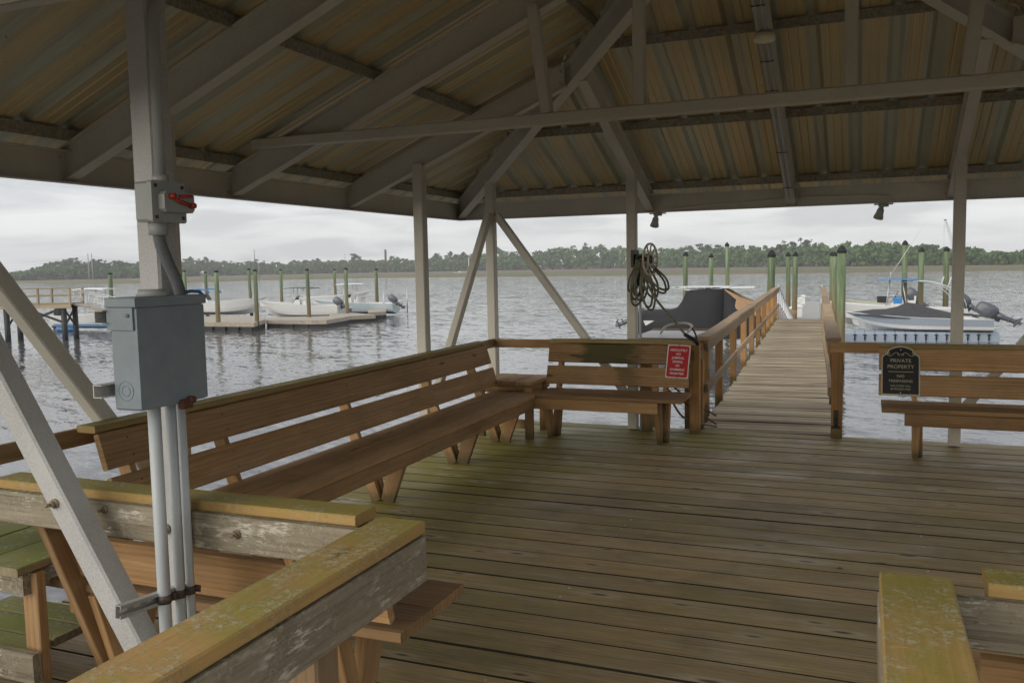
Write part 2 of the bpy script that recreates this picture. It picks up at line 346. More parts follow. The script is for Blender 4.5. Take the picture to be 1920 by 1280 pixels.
M['marshb'] = marsh_mat('brown_marsh', (.13, .088, .07), (.18, .122, .095))
M['sand'] = marsh_mat('bank_mud', (.19, .15, .10), (.11, .10, .05))
# ------------------------------------------------------------------ mesh helpers
class MB:
    def __init__(s): s.v = []; s.f = []; s.mi = []; s.gc = []; s.rv = []; s.sm = []
    def add(s, vs, fs, mi=0, gc=None, rv=None, smooth=False):
        o = len(s.v); s.v += [tuple(q) for q in vs]
        r = rnd.random() if rv is None else rv
        s.rv += [r]*len(vs); s.gc += gc if gc else [tuple(q) for q in vs]
        for q in fs: s.f.append([i+o for i in q]); s.mi.append(mi); s.sm.append(smooth)
    def profile(s, A, B, pts, up=(0, 0, 1), n=1, bow=0.0, mi=0, cap=True, closed=True, smooth=False, taper=1.0, rv=None):
        A = V(A); B = V(B); d = (B-A); L = d.length; d.normalize(); up = V(up)
        side = d.cross(up)
        if side.length < 1e-4: side = d.cross(V((1, 0, 0)))
        side.normalize(); u = side.cross(d).normalized()
        vs = []; gc = []; m_ = len(pts); ox, oy, oz = rnd.uniform(0, 90), rnd.uniform(0, 90), rnd.uniform(0, 90)
        b1 = rnd.uniform(-bow, bow); b2 = rnd.uniform(-bow, bow)
        for i in range(n+1):
            t = i/n; c = A+d*(L*t) + side*(b1*math.sin(math.pi*t)) + u*(b2*math.sin(math.pi*t*1.3))
            k_ = 1+(taper-1)*t
            for (a, bb) in pts:
                vs.append(c+side*(a*k_)+u*(bb*k_)); gc.append((L*t+ox, a+oy, bb+oz))
        fs = []
        for i in range(n):
            for j in range(m_ if closed else m_-1):
                j2 = (j+1) % m_
                fs.append([i*m_+j, i*m_+j2, (i+1)*m_+j2, (i+1)*m_+j])
        if cap and closed: fs.append(list(range(m_))[::-1]); fs.append([n*m_+j for j in range(m_)])
        s.add(vs, fs, mi, gc, rv, smooth)
    def board(s, A, B, w, t, up=(0, 0, 1), c=.004, n=1, bow=0.0, mi=0, rv=None, emi=None):
        a, b = w/2, t/2; c = min(c, a*.6, b*.6)
        pts = [(a, -b+c), (a, b-c), (a-c, b), (-a+c, b), (-a, b-c), (-a, -b+c), (-a+c, -b), (a-c, -b)]
        f0 = len(s.f); s.profile(A, B, pts, up, n, bow, mi, rv=rv)
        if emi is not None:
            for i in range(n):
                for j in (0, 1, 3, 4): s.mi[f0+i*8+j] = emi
    def box(s, x0, x1, y0, y1, z0, z1, mi=0, c=.003):
        s.board((x0, (y0+y1)/2, (z0+z1)/2), (x1, (y0+y1)/2, (z0+z1)/2), abs(y1-y0), abs(z1-z0), c=c, mi=mi)
    def cyl(s, A, B, r, n=12, r2=None, mi=0, smooth=True):
        pts = [(r*math.cos(2*math.pi*i/n), r*math.sin(2*math.pi*i/n)) for i in range(n)]
        s.profile(A, B, pts, (0, 0, 1) if abs((V(B)-V(A)).normalized().z) < .9 else (0, 1, 0), 1, 0, mi, smooth=smooth, taper=(r2/r if r2 else 1.0))
    def tube(s, P, r, n=8, mi=0, smooth=True):
        P = [V(q) for q in P]; vs = []; fs = []; gc = []; pu = V((0, 0, 1)); L = 0
        for i, p in enumerate(P):
            d = (P[min(i+1, len(P)-1)]-P[max(i-1, 0)]).normalized()
            if abs(d.dot(pu)) > .95: pu = V((1, 0, 0)) if abs(d.x) < .8 else V((0, 1, 0))
            sd_ = d.cross(pu).normalized(); u = sd_.cross(d).normalized(); pu = u
            if i: L += (p-P[i-1]).length
            for j in range(n):
                a = 2*math.pi*j/n; vs.append(p+sd_*(r*math.cos(a))+u*(r*math.sin(a))); gc.append((L, r*a, 0))
        for i in range(len(P)-1):
            for j in range(n): fs.append([i*n+j, i*n+(j+1) % n, (i+1)*n+(j+1) % n, (i+1)*n+j])
        fs.append(list(range(n))[::-1]); fs.append([(len(P)-1)*n+j for j in range(n)])
        s.add(vs, fs, mi, gc, None, smooth)
    def prism(s, pts, z0, z1, M4=None, mi=0):
        n = len(pts); vs = [V((x, y, z0)) for x, y in pts]+[V((x, y, z1)) for x, y in pts]
        if M4 is not None: vs = [M4 @ q for q in vs]
        fs = [list(range(n))[::-1], [n+i for i in range(n)]]+[[i, (i+1) % n, n+(i+1) % n, n+i] for i in range(n)]
        s.add(vs, fs, mi)
    def loft(s, rings, mi=0, smooth=True, cap=True, closed=True):
        n = len(rings[0]); vs = [q for r_ in rings for q in r_]; fs = []
        for i in range(len(rings)-1):
            for j in range(n if closed else n-1): fs.append([i*n+j, i*n+(j+1) % n, (i+1)*n+(j+1) % n, (i+1)*n+j])
        if cap: fs.append(list(range(n))[::-1]); fs.append([(len(rings)-1)*n+j for j in range(n)])
        s.add(vs, fs, mi, smooth=smooth)
    def xf(s, M4): s.v = [tuple(M4 @ V(q)) for q in s.v]; return s
    def build(s, name, mats, parent=None, recalc=True):
        if not isinstance(mats, (list, tuple)): mats = [mats]
        me = bpy.data.meshes.new(name); me.from_pydata(s.v, [], s.f)
        for m_ in mats: me.materials.append(m_)
        me.polygons.foreach_set('material_index', s.mi); me.polygons.foreach_set('use_smooth', s.sm)
        a = me.attributes.new('gc', 'FLOAT_VECTOR', 'POINT'); a.data.foreach_set('vector', [c for q in s.gc for c in q])
        a = me.attributes.new('rv', 'FLOAT', 'POINT'); a.data.foreach_set('value', s.rv)
        if recalc:
            bm = bmesh.new(); bm.from_mesh(me); bmesh.ops.recalc_face_normals(bm, faces=bm.faces); bm.to_mesh(me); bm.free()
        me.update()
        o = bpy.data.objects.new(name, me); sc.collection.objects.link(o)
        if parent: o.parent = parent; o.matrix_parent_inverse = Matrix.Translation(-parent.location) if False else Matrix.Identity(4)
        return o
def tag(o, label=None, cat=None, group=None, kind=None):
    if label: o['label'] = label
    if cat: o['category'] = cat
    if group: o['group'] = group
    if kind: o['kind'] = kind
    return o
def empty(name, label, cat, loc=(0, 0, 0), rz=0, group=None):
    o = bpy.data.objects.new(name, None); sc.collection.objects.link(o); o.location = loc; o.rotation_euler = (0, 0, rz)
    o.empty_display_size = .2
    return tag(o, label, cat, group)
def kids(o): return [c for c in bpy.data.objects if c.parent == o]
def copy_tree(o, parent=None):
    c = o.copy(); sc.collection.objects.link(c); c.parent = parent
    for ch in kids(o): copy_tree(ch, c)
    return c
def text_mesh(body, size, mats, parent, loc, rot, extrude=.0008, name='lettering', sx=1.0, bold=.0, space=1.0):
    cu = bpy.data.curves.new('txt', 'FONT'); cu.body = body; cu.size = size; cu.align_x = 'CENTER'; cu.align_y = 'CENTER'; cu.extrude = extrude; cu.offset = bold; cu.space_character = space
    to = bpy.data.objects.new('txt', cu); sc.collection.objects.link(to)
    dg = bpy.context.evaluated_depsgraph_get(); me = bpy.data.meshes.new_from_object(to.evaluated_get(dg))
    bpy.data.objects.remove(to); bpy.data.curves.remove(cu)
    me.name = name; me.materials.clear(); me.materials.append(mats)
    me.transform(Matrix.Translation(loc) @ rot @ Matrix.Diagonal((sx, 1, 1, 1)))
    o = bpy.data.objects.new(name, me); sc.collection.objects.link(o); o.parent = parent
    return o
WZ = -2.85
# ------------------------------------------------------------------ water, far bank
mb = MB(); mb.add([(-1950, -100, WZ), (1250, -100, WZ), (1250, 1750, WZ), (-1950, 1750, WZ)], [[0, 1, 2, 3]])
tag(mb.build('water', M['water']), kind='structure')
def interp(T, x):
    if x <= T[0][0]: a, b = T[0], T[1]
    elif x >= T[-1][0]: a, b = T[-2], T[-1]
    else:
        for a, b in zip(T, T[1:]):
            if a[0] <= x <= b[0]: break
    return a[1]+(b[1]-a[1])*(x-a[0])/(b[0]-a[0])
SHORE = [(-400, 541), (30, 531.5), (250, 532), (500, 525), (700, 521), (960, 518.5), (1200, 516.5), (1500, 512), (1700, 510), (1920, 507), (2500, 496.5)]
BASE = [(-400, 534.5), (30, 526.5), (250, 522), (500, 514.5), (700, 510), (960, 506), (1200, 503), (1500, 500), (1700, 498.5), (1920, 496.5), (2500, 486)]
TOPS = [(-400, 500), (0, 512), (30, 511), (60, 505), (90, 496), (140, 489), (210, 492), (300, 490), (345, 489), (400, 487), (440, 494), (480, 490), (520, 494), (560, 490), (600, 487), (640, 486), (665, 480), (700, 487), (740, 482), (780, 484), (830, 478), (880, 476), (930, 472), (1000, 470), (1060, 461), (1100, 459), (1150, 461), (1200, 464), (1260, 464), (1290, 467), (1370, 463), (1420, 464), (1460, 460), (1500, 455), (1540, 456), (1580, 457), (1640, 453), (1665, 449), (1700, 458), (1740, 462), (1780, 467), (1830, 465), (1860, 473), (1920, 473), (2500, 462)]
def bank(x):
    s_ = onz(x, interp(SHORE, x), WZ); d_ = V((s_.x, s_.y, 0)); r0 = d_.length; d_.normalize()
    b_ = onz(x, interp(BASE, x), -1.7); r1 = min(max(V((b_.x, b_.y)).length, r0*1.08), r0+330)
    return d_, r0, r1
xs = list(range(-160, 2401, 12)); mb = MB(); rows = []
for x in xs:
    d_, r0, r1 = bank(x); j = math.sin(x*.031)*2+math.sin(x*.11)*1.2+rnd.uniform(-1, 1)
    r0 += j; rm = r0+(r1-r0)*.24
    rows.append([d_*(r0-3)+V((0, 0, WZ-.3)), d_*(r0)+V((0, 0, WZ+.35)), d_*(r0+3)+V((0, 0, -2.15)), d_*rm+V((0, 0, -2.0)), d_*(rm+4)+V((0, 0, -1.85)), d_*(r1+10)+V((0, 0, -1.6)), d_*(r1+500)+V((0, 0, 1.0))])
for i in range(len(rows)-1):
    for j, mi in ((0, 2), (1, 2), (2, 0), (3, 0), (4, 1), (5, 1)):
        mb.add([rows[i][j], rows[i+1][j], rows[i+1][j+1], rows[i][j+1]], [[0, 1, 2, 3]], mi)
tag(mb.build('marsh_bank', [M['marshg'], M['marshb'], M['sand']]), kind='structure')
# ------------------------------------------------------------------ trees
def crown(mb, c, rx, rz, n, leaf, rv0=None):
    for i in range(n):
        while True:
            q = V((rnd.uniform(-1, 1), rnd.uniform(-1, 1), rnd.uniform(-1, 1)))
            if .25 < q.length < 1: break
        q = q*(.55+.45*rnd.random())
        p = V(c)+V((q.x*rx, q.y*rx, q.z*rz)); s_ = leaf*rnd.uniform(.6, 1.3)
        nn = V((rnd.gauss(0, 1)+q.x, rnd.gauss(0, 1)+q.y, rnd.gauss(.6, .9))).normalized()
        a = nn.orthogonal().normalized(); a.rotate(Matrix.Rotation(rnd.uniform(0, 6.28), 3, nn)); b_ = nn.cross(a)
        r_ = rnd.random() if rv0 is None else min(1, max(0, rv0+rnd.uniform(-.25, .25)))
        mb.add([p+a*s_, p+b_*s_*.7, p-a*s_*.8, p-b_*s_*.75], [[0, 1, 2, 3]], 0, rv=r_)
def tree_meshes(kind, h):
    cm = MB(); tm = MB()
    if kind == 'pine':
        lean = rnd.uniform(-.4, .4)
        tm.cyl((0, 0, 0), (lean, 0, h*.93), .22, 6, .07)
        for i in range(rnd.randint(6, 9)):
            z = h*rnd.uniform(.58, .97); a = rnd.uniform(0, 6.28); L = (1.05-z/h)*h*.32+rnd.uniform(.5, 1.2)
            e_ = (lean+L*math.cos(a), L*math.sin(a), z+rnd.uniform(.2, .8)); tm.cyl((lean*.8, 0, z-.4), e_, .08, 4, .04)
            crown(cm, e_, rnd.uniform(1.0, 1.9), rnd.uniform(.6, 1.1), 26, .55, rnd.random())
        crown(cm, (lean, 0, h*.95), 1.3, .9, 22, .5)
    elif kind == 'palm':
        tm.cyl((0, 0, 0), (.2, 0, h*.8), .2, 6, .17)
        for i in range(16):
            a = i*.39+rnd.uniform(-.1, .1); dr = rnd.uniform(-1.1, .7)
            p = [V((.2, 0, h*.8)), V((.2+math.cos(a)*1.1, math.sin(a)*1.1, h*.8+.5+dr*.3)), V((.2+math.cos(a)*1.9, math.sin(a)*1.9, h*.8+dr))]
            sd_ = V((-math.sin(a), math.cos(a), 0))*.28
            cm.add([p[0]-sd_*.3, p[0]+sd_*.3, p[1]+sd_, p[1]-sd_, p[2]], [[0, 1, 2, 3], [3, 2, 4]], 0)
    else:
        tm.cyl((0, 0, 0), (0, 0, h*.55), .3, 6, .15)
        for i in range(rnd.randint(6, 9)):
            a = rnd.uniform(0, 6.28); rr = rnd.uniform(0, .24)*h; z = h*rnd.uniform(.28, .85)
            crown(cm, (rr*math.cos(a), rr*math.sin(a), z), h*rnd.uniform(.13, .2), h*rnd.uniform(.09, .15), 38, .62, rnd.random())
        for i in range(3): tm.cyl((0, 0, h*.3), (rnd.uniform(-.2, .2)*h, rnd.uniform(-.2, .2)*h, h*.7), .12, 4, .04)
    return cm, tm
# the far wood: one mass nobody could count
mass = MB()
for row, (off, hs) in enumerate(((3, .80), (14, 1.02), (30, 1.16))):
    x = -150.0
    while x < 2380:
        d_, r0, r1 = bank(x); rr = r1+off+rnd.uniform(-4, 4); P0 = d_*rr; P0.z = -1.6
        hgt = (interp(BASE, x)-interp(TOPS, x))*r1*FW.dot(d_)/FPX*hs*rnd.uniform(.80, 1.0)
        h = max(4, hgt)
        kind = 'pine' if rnd.random() < (.35 if x < 640 else .10) else 'leaf'
        for i in range(rnd.randint(8, 10) if kind == 'leaf' else 6):
            a = rnd.uniform(0, 6.28); rad = rnd.uniform(0, .26)*h
            z = h*(rnd.uniform(.04, .90) if kind == 'leaf' else rnd.uniform(.45, .92))
            crown(mass, (P0.x+rad*math.cos(a), P0.y+rad*math.sin(a), P0.z+z), h*rnd.uniform(.13, .20), h*rnd.uniform(.09, .14), 32, .98, .2+.6*rnd.random())
        mass.cyl(P0, P0+V((0, 0, h*.7)), .22, 4, .1, mi=1)
        x += h*.24/(r1)*FPX*rnd.uniform(.7, 1.3)
tag(mass.build('far_wood', [M['leaf'], M['bark']], recalc=False), 'mixed green wood along the far marsh bank', kind='stuff')
proto = {}; TR = []
def stand_tree(kind, x, ytop, off=2, back=False, scale=None):
    d_, r0, r1 = bank(x); rr = r1+off; P0 = d_*rr; P0.z = -1.65
    h = max(4.5, ((interp(BASE, x)-ytop)*rr*FW.dot(d_)/FPX))
    key = (kind, rnd.randint(0, 3))
    lab = {'pine': 'tall thin pine with bare trunk and tufted crown rising above the far wood', 'palm': 'cabbage palm at the edge of the far wood', 'broadleaf': 'rounded broadleaf tree in front of the far wood'}[kind]
    if key not in proto:
        hp = 12.0; cm, tm = tree_meshes(kind, hp)
        r_ = empty(kind+'_tree', lab, 'tree', group={'pine': 'pines standing above the far wood', 'palm': 'palms at the foot of the far wood', 'broadleaf': 'broadleaf trees in front of the far wood'}[kind])
        tm.build('trunk', M['bark'], r_); cm.build('crown', M['palm' if kind == 'palm' else 'pine' if kind == 'pine' else 'leaf'], r_, recalc=False)
        proto[key] = r_; o = r_
    else: o = copy_tree(proto[key])
    TR.append((x, ytop, kind, o))
    s_ = h/12.0; o.location = P0; o.scale = (s_*(scale or 1), s_*(scale or 1), s_); o.rotation_euler = (0, 0, rnd.uniform(0, 6.28))
for x, y in ((96, 494), (112, 490), (130, 487), (141, 484), (152, 489), (178, 488), (190, 487), (200, 489), (216, 489), (232, 490), (350, 486), (362, 484), (376, 485), (386, 484), (402, 488), (436, 489), (468, 489), (482, 486), (496, 488), (512, 492), (552, 487), (574, 487), (596, 484), (600, 486), (664, 475), (669, 477), (738, 479), (822, 474), (843, 473), (858, 476), (872, 474), (885, 476), (938, 466), (946, 470), (1100, 456), (1290, 461), (1311, 458), (1330, 459), (1346, 460), (1388, 461), (1468, 452), (1484, 454), (1500, 448), (1517, 450), (1742, 459), (1757, 460), (1905, 470), (1918, 468)):
    stand_tree('pine', x, y, rnd.uniform(4, 22), scale=1.05)
for x, y in ((577, 493), (608, 490), (630, 491), (662, 482), (690, 484), (715, 486), (742, 481), (760, 484), (790, 494), (820, 497), (250, 500), (300, 498), (430, 500), (520, 499)):
    stand_tree('broadleaf', x, y, 1, scale=1.15)
for x, y in ((636, 503), (660, 504), (693, 505), (738, 497), (760, 500), (690, 503)):
    stand_tree('palm', x, y, -3)
LM = [(0, 'the left brace'), (164, 'the twin power poles'), (290, 'the near steel post'), (476, 'the dark slim pole'), (722, 'the brick chimney'), (797, 'the second steel post'), (925, 'the corner post'), (1185, 'the hose reel post'), (1364, 'the tallest left piling'), (1446, 'the walkway-end piling'), (1578, 'the thickest piling'), (1697, 'the tall brownish piling'), (1795, 'the right steel post'), (1935, 'the right edge')]
ORD = ['first', 'second', 'third', 'fourth', 'fifth', 'sixth', 'seventh', 'eighth', 'ninth', 'tenth', 'eleventh', 'twelfth', 'thirteenth', 'fourteenth']
NMK = {'pine': 'slender tufted pine', 'palm': 'cabbage palm', 'broadleaf': 'rounded broadleaf tree'}
for (xa, na), (xb, nb_) in zip(LM, LM[1:]):
    for kd in NMK:
        L_ = sorted([q for q in TR if xa <= q[0] < xb and q[2] == kd], key=lambda q: q[0])
        for i, q in enumerate(L_):
            q[3]['label'] = ('only' if len(L_) == 1 else ORD[i]) + ' ' + NMK[kd] + (' from left' if len(L_) > 1 else '') + ' between ' + na + ' and ' + nb_
# ------------------------------------------------------------------ poles, chimney, crane far away
def pole(x, yt, yb_z, dist, r, name, lab, cat, m_, r2=None):
    top = ond(x, yt, dist); mb = MB(); mb.cyl((0, 0, 0), (0, 0, top.z+1.7), r, 8, r2 or r*.6)
    o = mb.build(name, M[m_]); o.location = (top.x, top.y, -1.7); return tag(o, lab, cat)
pole(164.5, 475, 0, 520, .36, 'utility_pole', 'left pole of the tall grey twin power poles above the far marsh', 'pole', 'pole')
pole(171.5, 475, 0, 520, .36, 'utility_pole', 'right pole of the tall grey twin power poles above the far marsh', 'pole', 'pole')
pole(476.5, 468, 0, 640, .32, 'utility_pole', 'dark slim pole above the pines right of the near steel post', 'pole', 'chim')
pole(485, 494, 0, 450, .22, 'utility_pole', 'short pale pole just right of the dark slim pole', 'pole', 'pole')
pole(646.5, 476, 0, 700, .2, 'utility_pole', 'thin pole tip left of the brick chimney', 'pole', 'chim')
pole(722.5, 468, 0, 700, .95, 'chimney', 'dark brick chimney stack rising over the far trees', 'chimney', 'chim', .9)
pole(878.5, 482, 0, 420, .22, 'sailing_mast', 'pale mast before the trees between the brace and the corner post', 'mast', 'white')
pole(1365, 473, 0, 300, .18, 'sailing_mast', 'thin white mast between the two pilings behind the covered boat', 'mast', 'white')
mb = MB()
for k_ in range(4):
    a = ond(166, 480+k_*4.5, 520); b_ = ond(-260, 492+k_*7, 620); c_ = ond(470, 484+k_*3, 640)
    mb.tube([a+(b_-a)*t-V((0, 0, 4*4*t*(1-t)*1.0)) for t in [i/12 for i in range(13)]], .05, 3)
    mb.tube([a+(c_-a)*t-V((0, 0, 4*4*t*(1-t)*1.0)) for t in [i/12 for i in range(13)]], .05, 3)
tag(mb.build('power_lines', M['pole']), 'thin sagging power lines hung from the twin poles', 'cable')
cr_ = empty('crane', 'lattice boom crane standing far behind the right-hand trees', 'crane', (0, 0, 0))
mb = MB(); A = ond(1773, 412.5, 900); B = ond(1800, 500, 900); ax = (B-A).normalized(); sd_ = ax.cross(FW).normalized()
for s_ in (-1, 1):
    for q_ in (-1, 1): mb.tube([A+sd_*.25*s_, A+sd_*1.1*s_+FW*1.1*q_+(B-A)*.25, B+sd_*1.2*s_+FW*1.1*q_], .13, 4)
for i in range(26):
    t = i/26; t2 = (i+1)/26; s_ = 1 if i % 2 else -1; w_ = .3+.85*min(1, t*4)
    mb.tube([A+(B-A)*t+sd_*w_*s_, A+(B-A)*t2-sd_*w_*s_], .1, 4)
mb.build('boom', M['pole'], cr_)
mb = MB(); mb.tube([A-sd_*1.2, A-sd_*1.3-V((0, 0, 40))], .07, 4); mb.tube([A-sd_*1.6+V((0, 0, .5)), A-sd_*1.6-V((0, 0, 14))], .05, 4); mb.build('cable', M['chim'], cr_)
mb = MB(); mb.box(A.x-1.6, A.x+1.0, A.y-1, A.y+1, A.z-.5, A.z+.7); mb.build('boom_head', M['chim'], cr_)
# ------------------------------------------------------------------ pilings
def piling_proto(r, topz, lab, group, capk=1.0):
    r *= rnd.uniform(.92, 1.08)
    o = empty('piling', lab, 'piling', group=group)
    mb = MB(); n = 14; rings = []
    for i, z in enumerate([-4.2, -2.85, -1.5, 0, 1.2, topz]):
        k_ = 1.06-.10*i/5; ph = rnd.uniform(0, 1); rings.append([V((r*k_*math.cos(2*math.pi*j/n)*(1+.015*math.sin(3*j+ph)), r*k_*math.sin(2*math.pi*j/n), z)) for j in range(n)])
    mb.loft(rings); mb.build('pile', M['pile'], o)
    mb = MB(); rings = [[V((q*math.cos(2*math.pi*j/n), q*math.sin(2*math.pi*j/n), topz+z)) for j in range(n)] for q, z in ((r*(1+.08*capk), -.07), (r*(1+.14*capk), -.02), (r*(1+.1*capk), .03), (r*.6, .03+.14*capk), (r*.05, .03+.22*capk))]
    mb.loft(rings); mb.build('cap', M['dark'], o); return o
RP = [((-3.72, 38.8), 2.0, 'green piling with black cone cap just left of the walkway end'), ((-.86, 37.3), 2.09, 'thickest green piling with black cone cap right of the walkway rail'),
      ((-5.28, 68.0), 2.15, 'slim green piling left of the pair beyond the walkway end'), ((-4.30, 61.0), 2.12, 'slim green piling right of the pair beyond the walkway end'),
      ((-2.28, 69.7), 2.12, 'green piling half hidden behind its neighbour at the right walkway rail'), ((-1.86, 62), 2.07, 'green piling in front of its neighbour at the right walkway rail'),
      ((2.48, 63.8), 2.72, 'taller brownish piling behind the blue canopy boat'), ((3.50, 64.2), 2.24, 'green piling under the end of the blue canopy'), ((5.05, 64.8), 2.25, 'green piling just left of the right steel post'),
      ((-12.03, 63.2), 2.31, 'green piling left of the covered boat'), ((-10.7, 66.3), 2.17, 'green piling behind the covered boat roof'), ((-9.56, 66.8), 2.98, 'tallest piling behind the covered boat')]
for (x, y), tz, lab in RP:
    o = piling_proto(.165, tz, lab, 'timber pilings around the right-hand docks'); o.location = (x, y, 0); o.rotation_euler = (R(rnd.uniform(-.7, .7)), R(rnd.uniform(-.7, .7)), 0)
LP = [(206, 513, 78, 'piling with a flat top left of the near steel post'), (346, 508, 84, 'piling seen just right of the near steel post'), (385, 511, 100, 'slim green piling behind the bow of the leftmost white hull'), (405, 509, 68, 'dark streaked piling at the back edge of the low dock'),
      (467, 505, 92, 'green piling behind the gap between the two nearest white hulls'), (478, 507, 68, 'piling at the near corner of the low dock'), (526, 506, 100, 'green piling left of the dark sun top'), (576, 506, 74, 'piling on the dock at the stern of the dark top boat'),
      (627, 506, 110, 'orange streaked piling behind the white sun top'), (648, 504, 80, 'piling on the dock in front of the white sun top boat'), (705, 505, 90, 'rightmost piling of the left-hand docks')]
for x, yt, d_, lab in LP:
    P0 = ond(x, yt, d_); o = piling_proto(.17, P0.z, lab, 'timber pilings of the left-hand docks', .35); o.location = (P0.x, P0.y, 0); o.rotation_euler = (R(rnd.uniform(-1, 1)), R(rnd.uniform(-1, 1)), 0)
# ------------------------------------------------------------------ floating docks
def dock(poly, ztop, lab, name='floating_dock', mdeck='dock', th=.32, float_=True, cat='dock'):
    o = empty(name, lab, cat)
    mb = MB(); mb.prism([(p[0], p[1]) for p in poly], ztop-th, ztop); mb.build('deck', M[mdeck], o)
    if float_:
        c = V((sum(p[0] for p in poly)/len(poly), sum(p[1] for p in poly)/len(poly))); q = [(c.x+(p[0]-c.x)*.985, c.y+(p[1]-c.y)*.965) for p in poly]
        mb = MB(); mb.prism(q, WZ-.4, ztop-th-.003)
        L = (V(poly[1][:2])-V(poly[0][:2])); n = int(L.length/1.2)
        for i in range(n):      # black float tubs with gaps between
            a = V(poly[0][:2])+L*((i+.5)/n); mb.box(a.x-.42, a.x+.42, a.y-.02, a.y+.5, WZ-.3, ztop-th-.02)
        mb.build('float', M['float'], o)
    return o
def pz(L, z): return [onz(x, y, z) for x, y in L]
dock(pz([(330, 604), (476, 605), (498, 598.5), (480, 592), (330, 594)], -2.2), -2.2, 'low wooden float with black tubs nearest to the camera among left docks')
dock(pz([(499, 599.5), (584, 600.5), (612, 600), (655, 593), (610, 592), (499, 595)], -2.25), -2.25, 'narrow wooden float under the dark top boat')
dock(pz([(617, 593.5), (655, 592.5), (704, 590), (660, 586), (618, 588)], -2.3), -2.3, 'small wooden float under the white top boat')
dock(pz([(690, 586), (724, 583.5), (724, 578), (690, 580)], -2.2), -2.2, 'end piece of wooden float at the rightmost left-hand piling')
dock([(-4.9, 46), (-1.6, 46.1), (-3.95, 93), (-7.2, 93)], -2.4, 'long grey main float beyond the walkway end', mdeck='dockg')
jd = empty('jet_dock', 'blue grey plastic cube float carrying the blue hulled boat', 'dock')
mb = MB(); a0 = V((-.98, 52.6)); a1 = V((6.85, 53.7)); nC = 15
for i in range(nC):
    for j in range(5):
        p = a0+(a1-a0)*((i+.5)/nC); w_ = (a1-a0).length/nC*.47
        mb.box(p.x-w_, p.x+w_, p.y+j*.5-.23, p.y+j*.5+.23, WZ-.1, WZ+.50, c=.06)
for i in range(1, nC):
    p = a0+(a1-a0)*(i/nC); mb.cyl((p.x, p.y-.27, WZ+.08), (p.x, p.y-.27, WZ+.36), .04, 6, mi=1); mb.box(p.x-.09, p.x+.09, p.y-.28, p.y-.23, WZ+.34, WZ+.40, mi=1)
mb.build('cube_float', [M['cube'], M['dark']], jd)
tag(dock([(-4.9, 48.6), (-1.1, 48.7), (-1.1, 50.8), (-4.9, 50.8)], -2.36, 'grey cross float between the main float and the plastic cubes', mdeck='dockg'))
# left pier with railing, on dark legs
pier = empty('timber_pier', 'high timber pier with railings on dark legs at the far left', 'pier', (0, 0, 0))
PE = V((-51.8, 45.6)); PD = V((-1, -.42)).normalized(); PS = V((-PD.y, PD.x))
def pp(s_, t_, z): a = PE+PD*s_+PS*t_; return V((a.x, a.y, z))
mb = MB(); mb.board(pp(0, 0, -.28), pp(40, 0, -.28), 2.0, .1, n=4); mb.board(pp(0, -.95, -.45), pp(40, -.95, -.45), .1, .26); mb.board(pp(0, .95, -.45), pp(40, .95, -.45), .1, .26); mb.build('pier_deck', M['walk'], pier)
for t_ in (-.95, .95):
    mb = MB(); mb.board(pp(0, t_, .82), pp(40, t_, .82), .16, .06); mb.board(pp(0, t_, .3), pp(40, t_, .3), .05, .1)
    for i in range(18): mb.board(pp(i*2.2+.05, t_, -.3), pp(i*2.2+.05, t_, .8), .13, .13)
    mb.build('railing', M['walk'], pier)
for i in range(9):
    for t_ in (-.8, .8):
        mb = MB(); mb.cyl(pp(.6+i*4, t_, -4.2), pp(.6+i*4, t_, -.4), .19, 8); mb.build('leg', M['black'], pier)
    mb = MB(); mb.board(pp(.6+i*4, -.8, -1.9), pp(.6+i*4, .8, -.6), .06, .16); mb.board(pp(.6+i*4, .8, -1.9), pp(.6+i*4, -.8, -.6), .06, .16)
    if i == 0: mb.board(pp(.6, .8, -1.6), pp(3.4, .8, -.5), .06, .16); mb.board(pp(3.4, .8, -1.6), pp(.6, .8, -.5), .06, .16)
    mb.build('cross_brace', M['black'], pier)
gw = empty('gangway', 'sloping ramp leading down from the far left pier', 'ramp', (0, 0, 0))
A = pp(0, 0, -.35); B = V((A.x+6.5, A.y+3.2, -2.1)); mb = MB(); mb.board(A, B, 1.2, .12); mb.build('ramp_deck', M['dock'], gw)
mb = MB()
for s_ in (-.6, .6):
    o_ = V((-.44, .9, 0)).normalized()*s_; mb.tube([A+o_+V((0, 0, 1.0)), B+o_+V((0, 0, 1.0))], .03, 5); mb.tube([A+o_+V((0, 0, .5)), B+o_+V((0, 0, .5))], .025, 5)
    for i in range(8): q_ = A+(B-A)*(i/7)+o_; mb.tube([q_, q_+V((0, 0, 1.0))], .02, 4)
mb.build('handrail', M['alu'], gw)
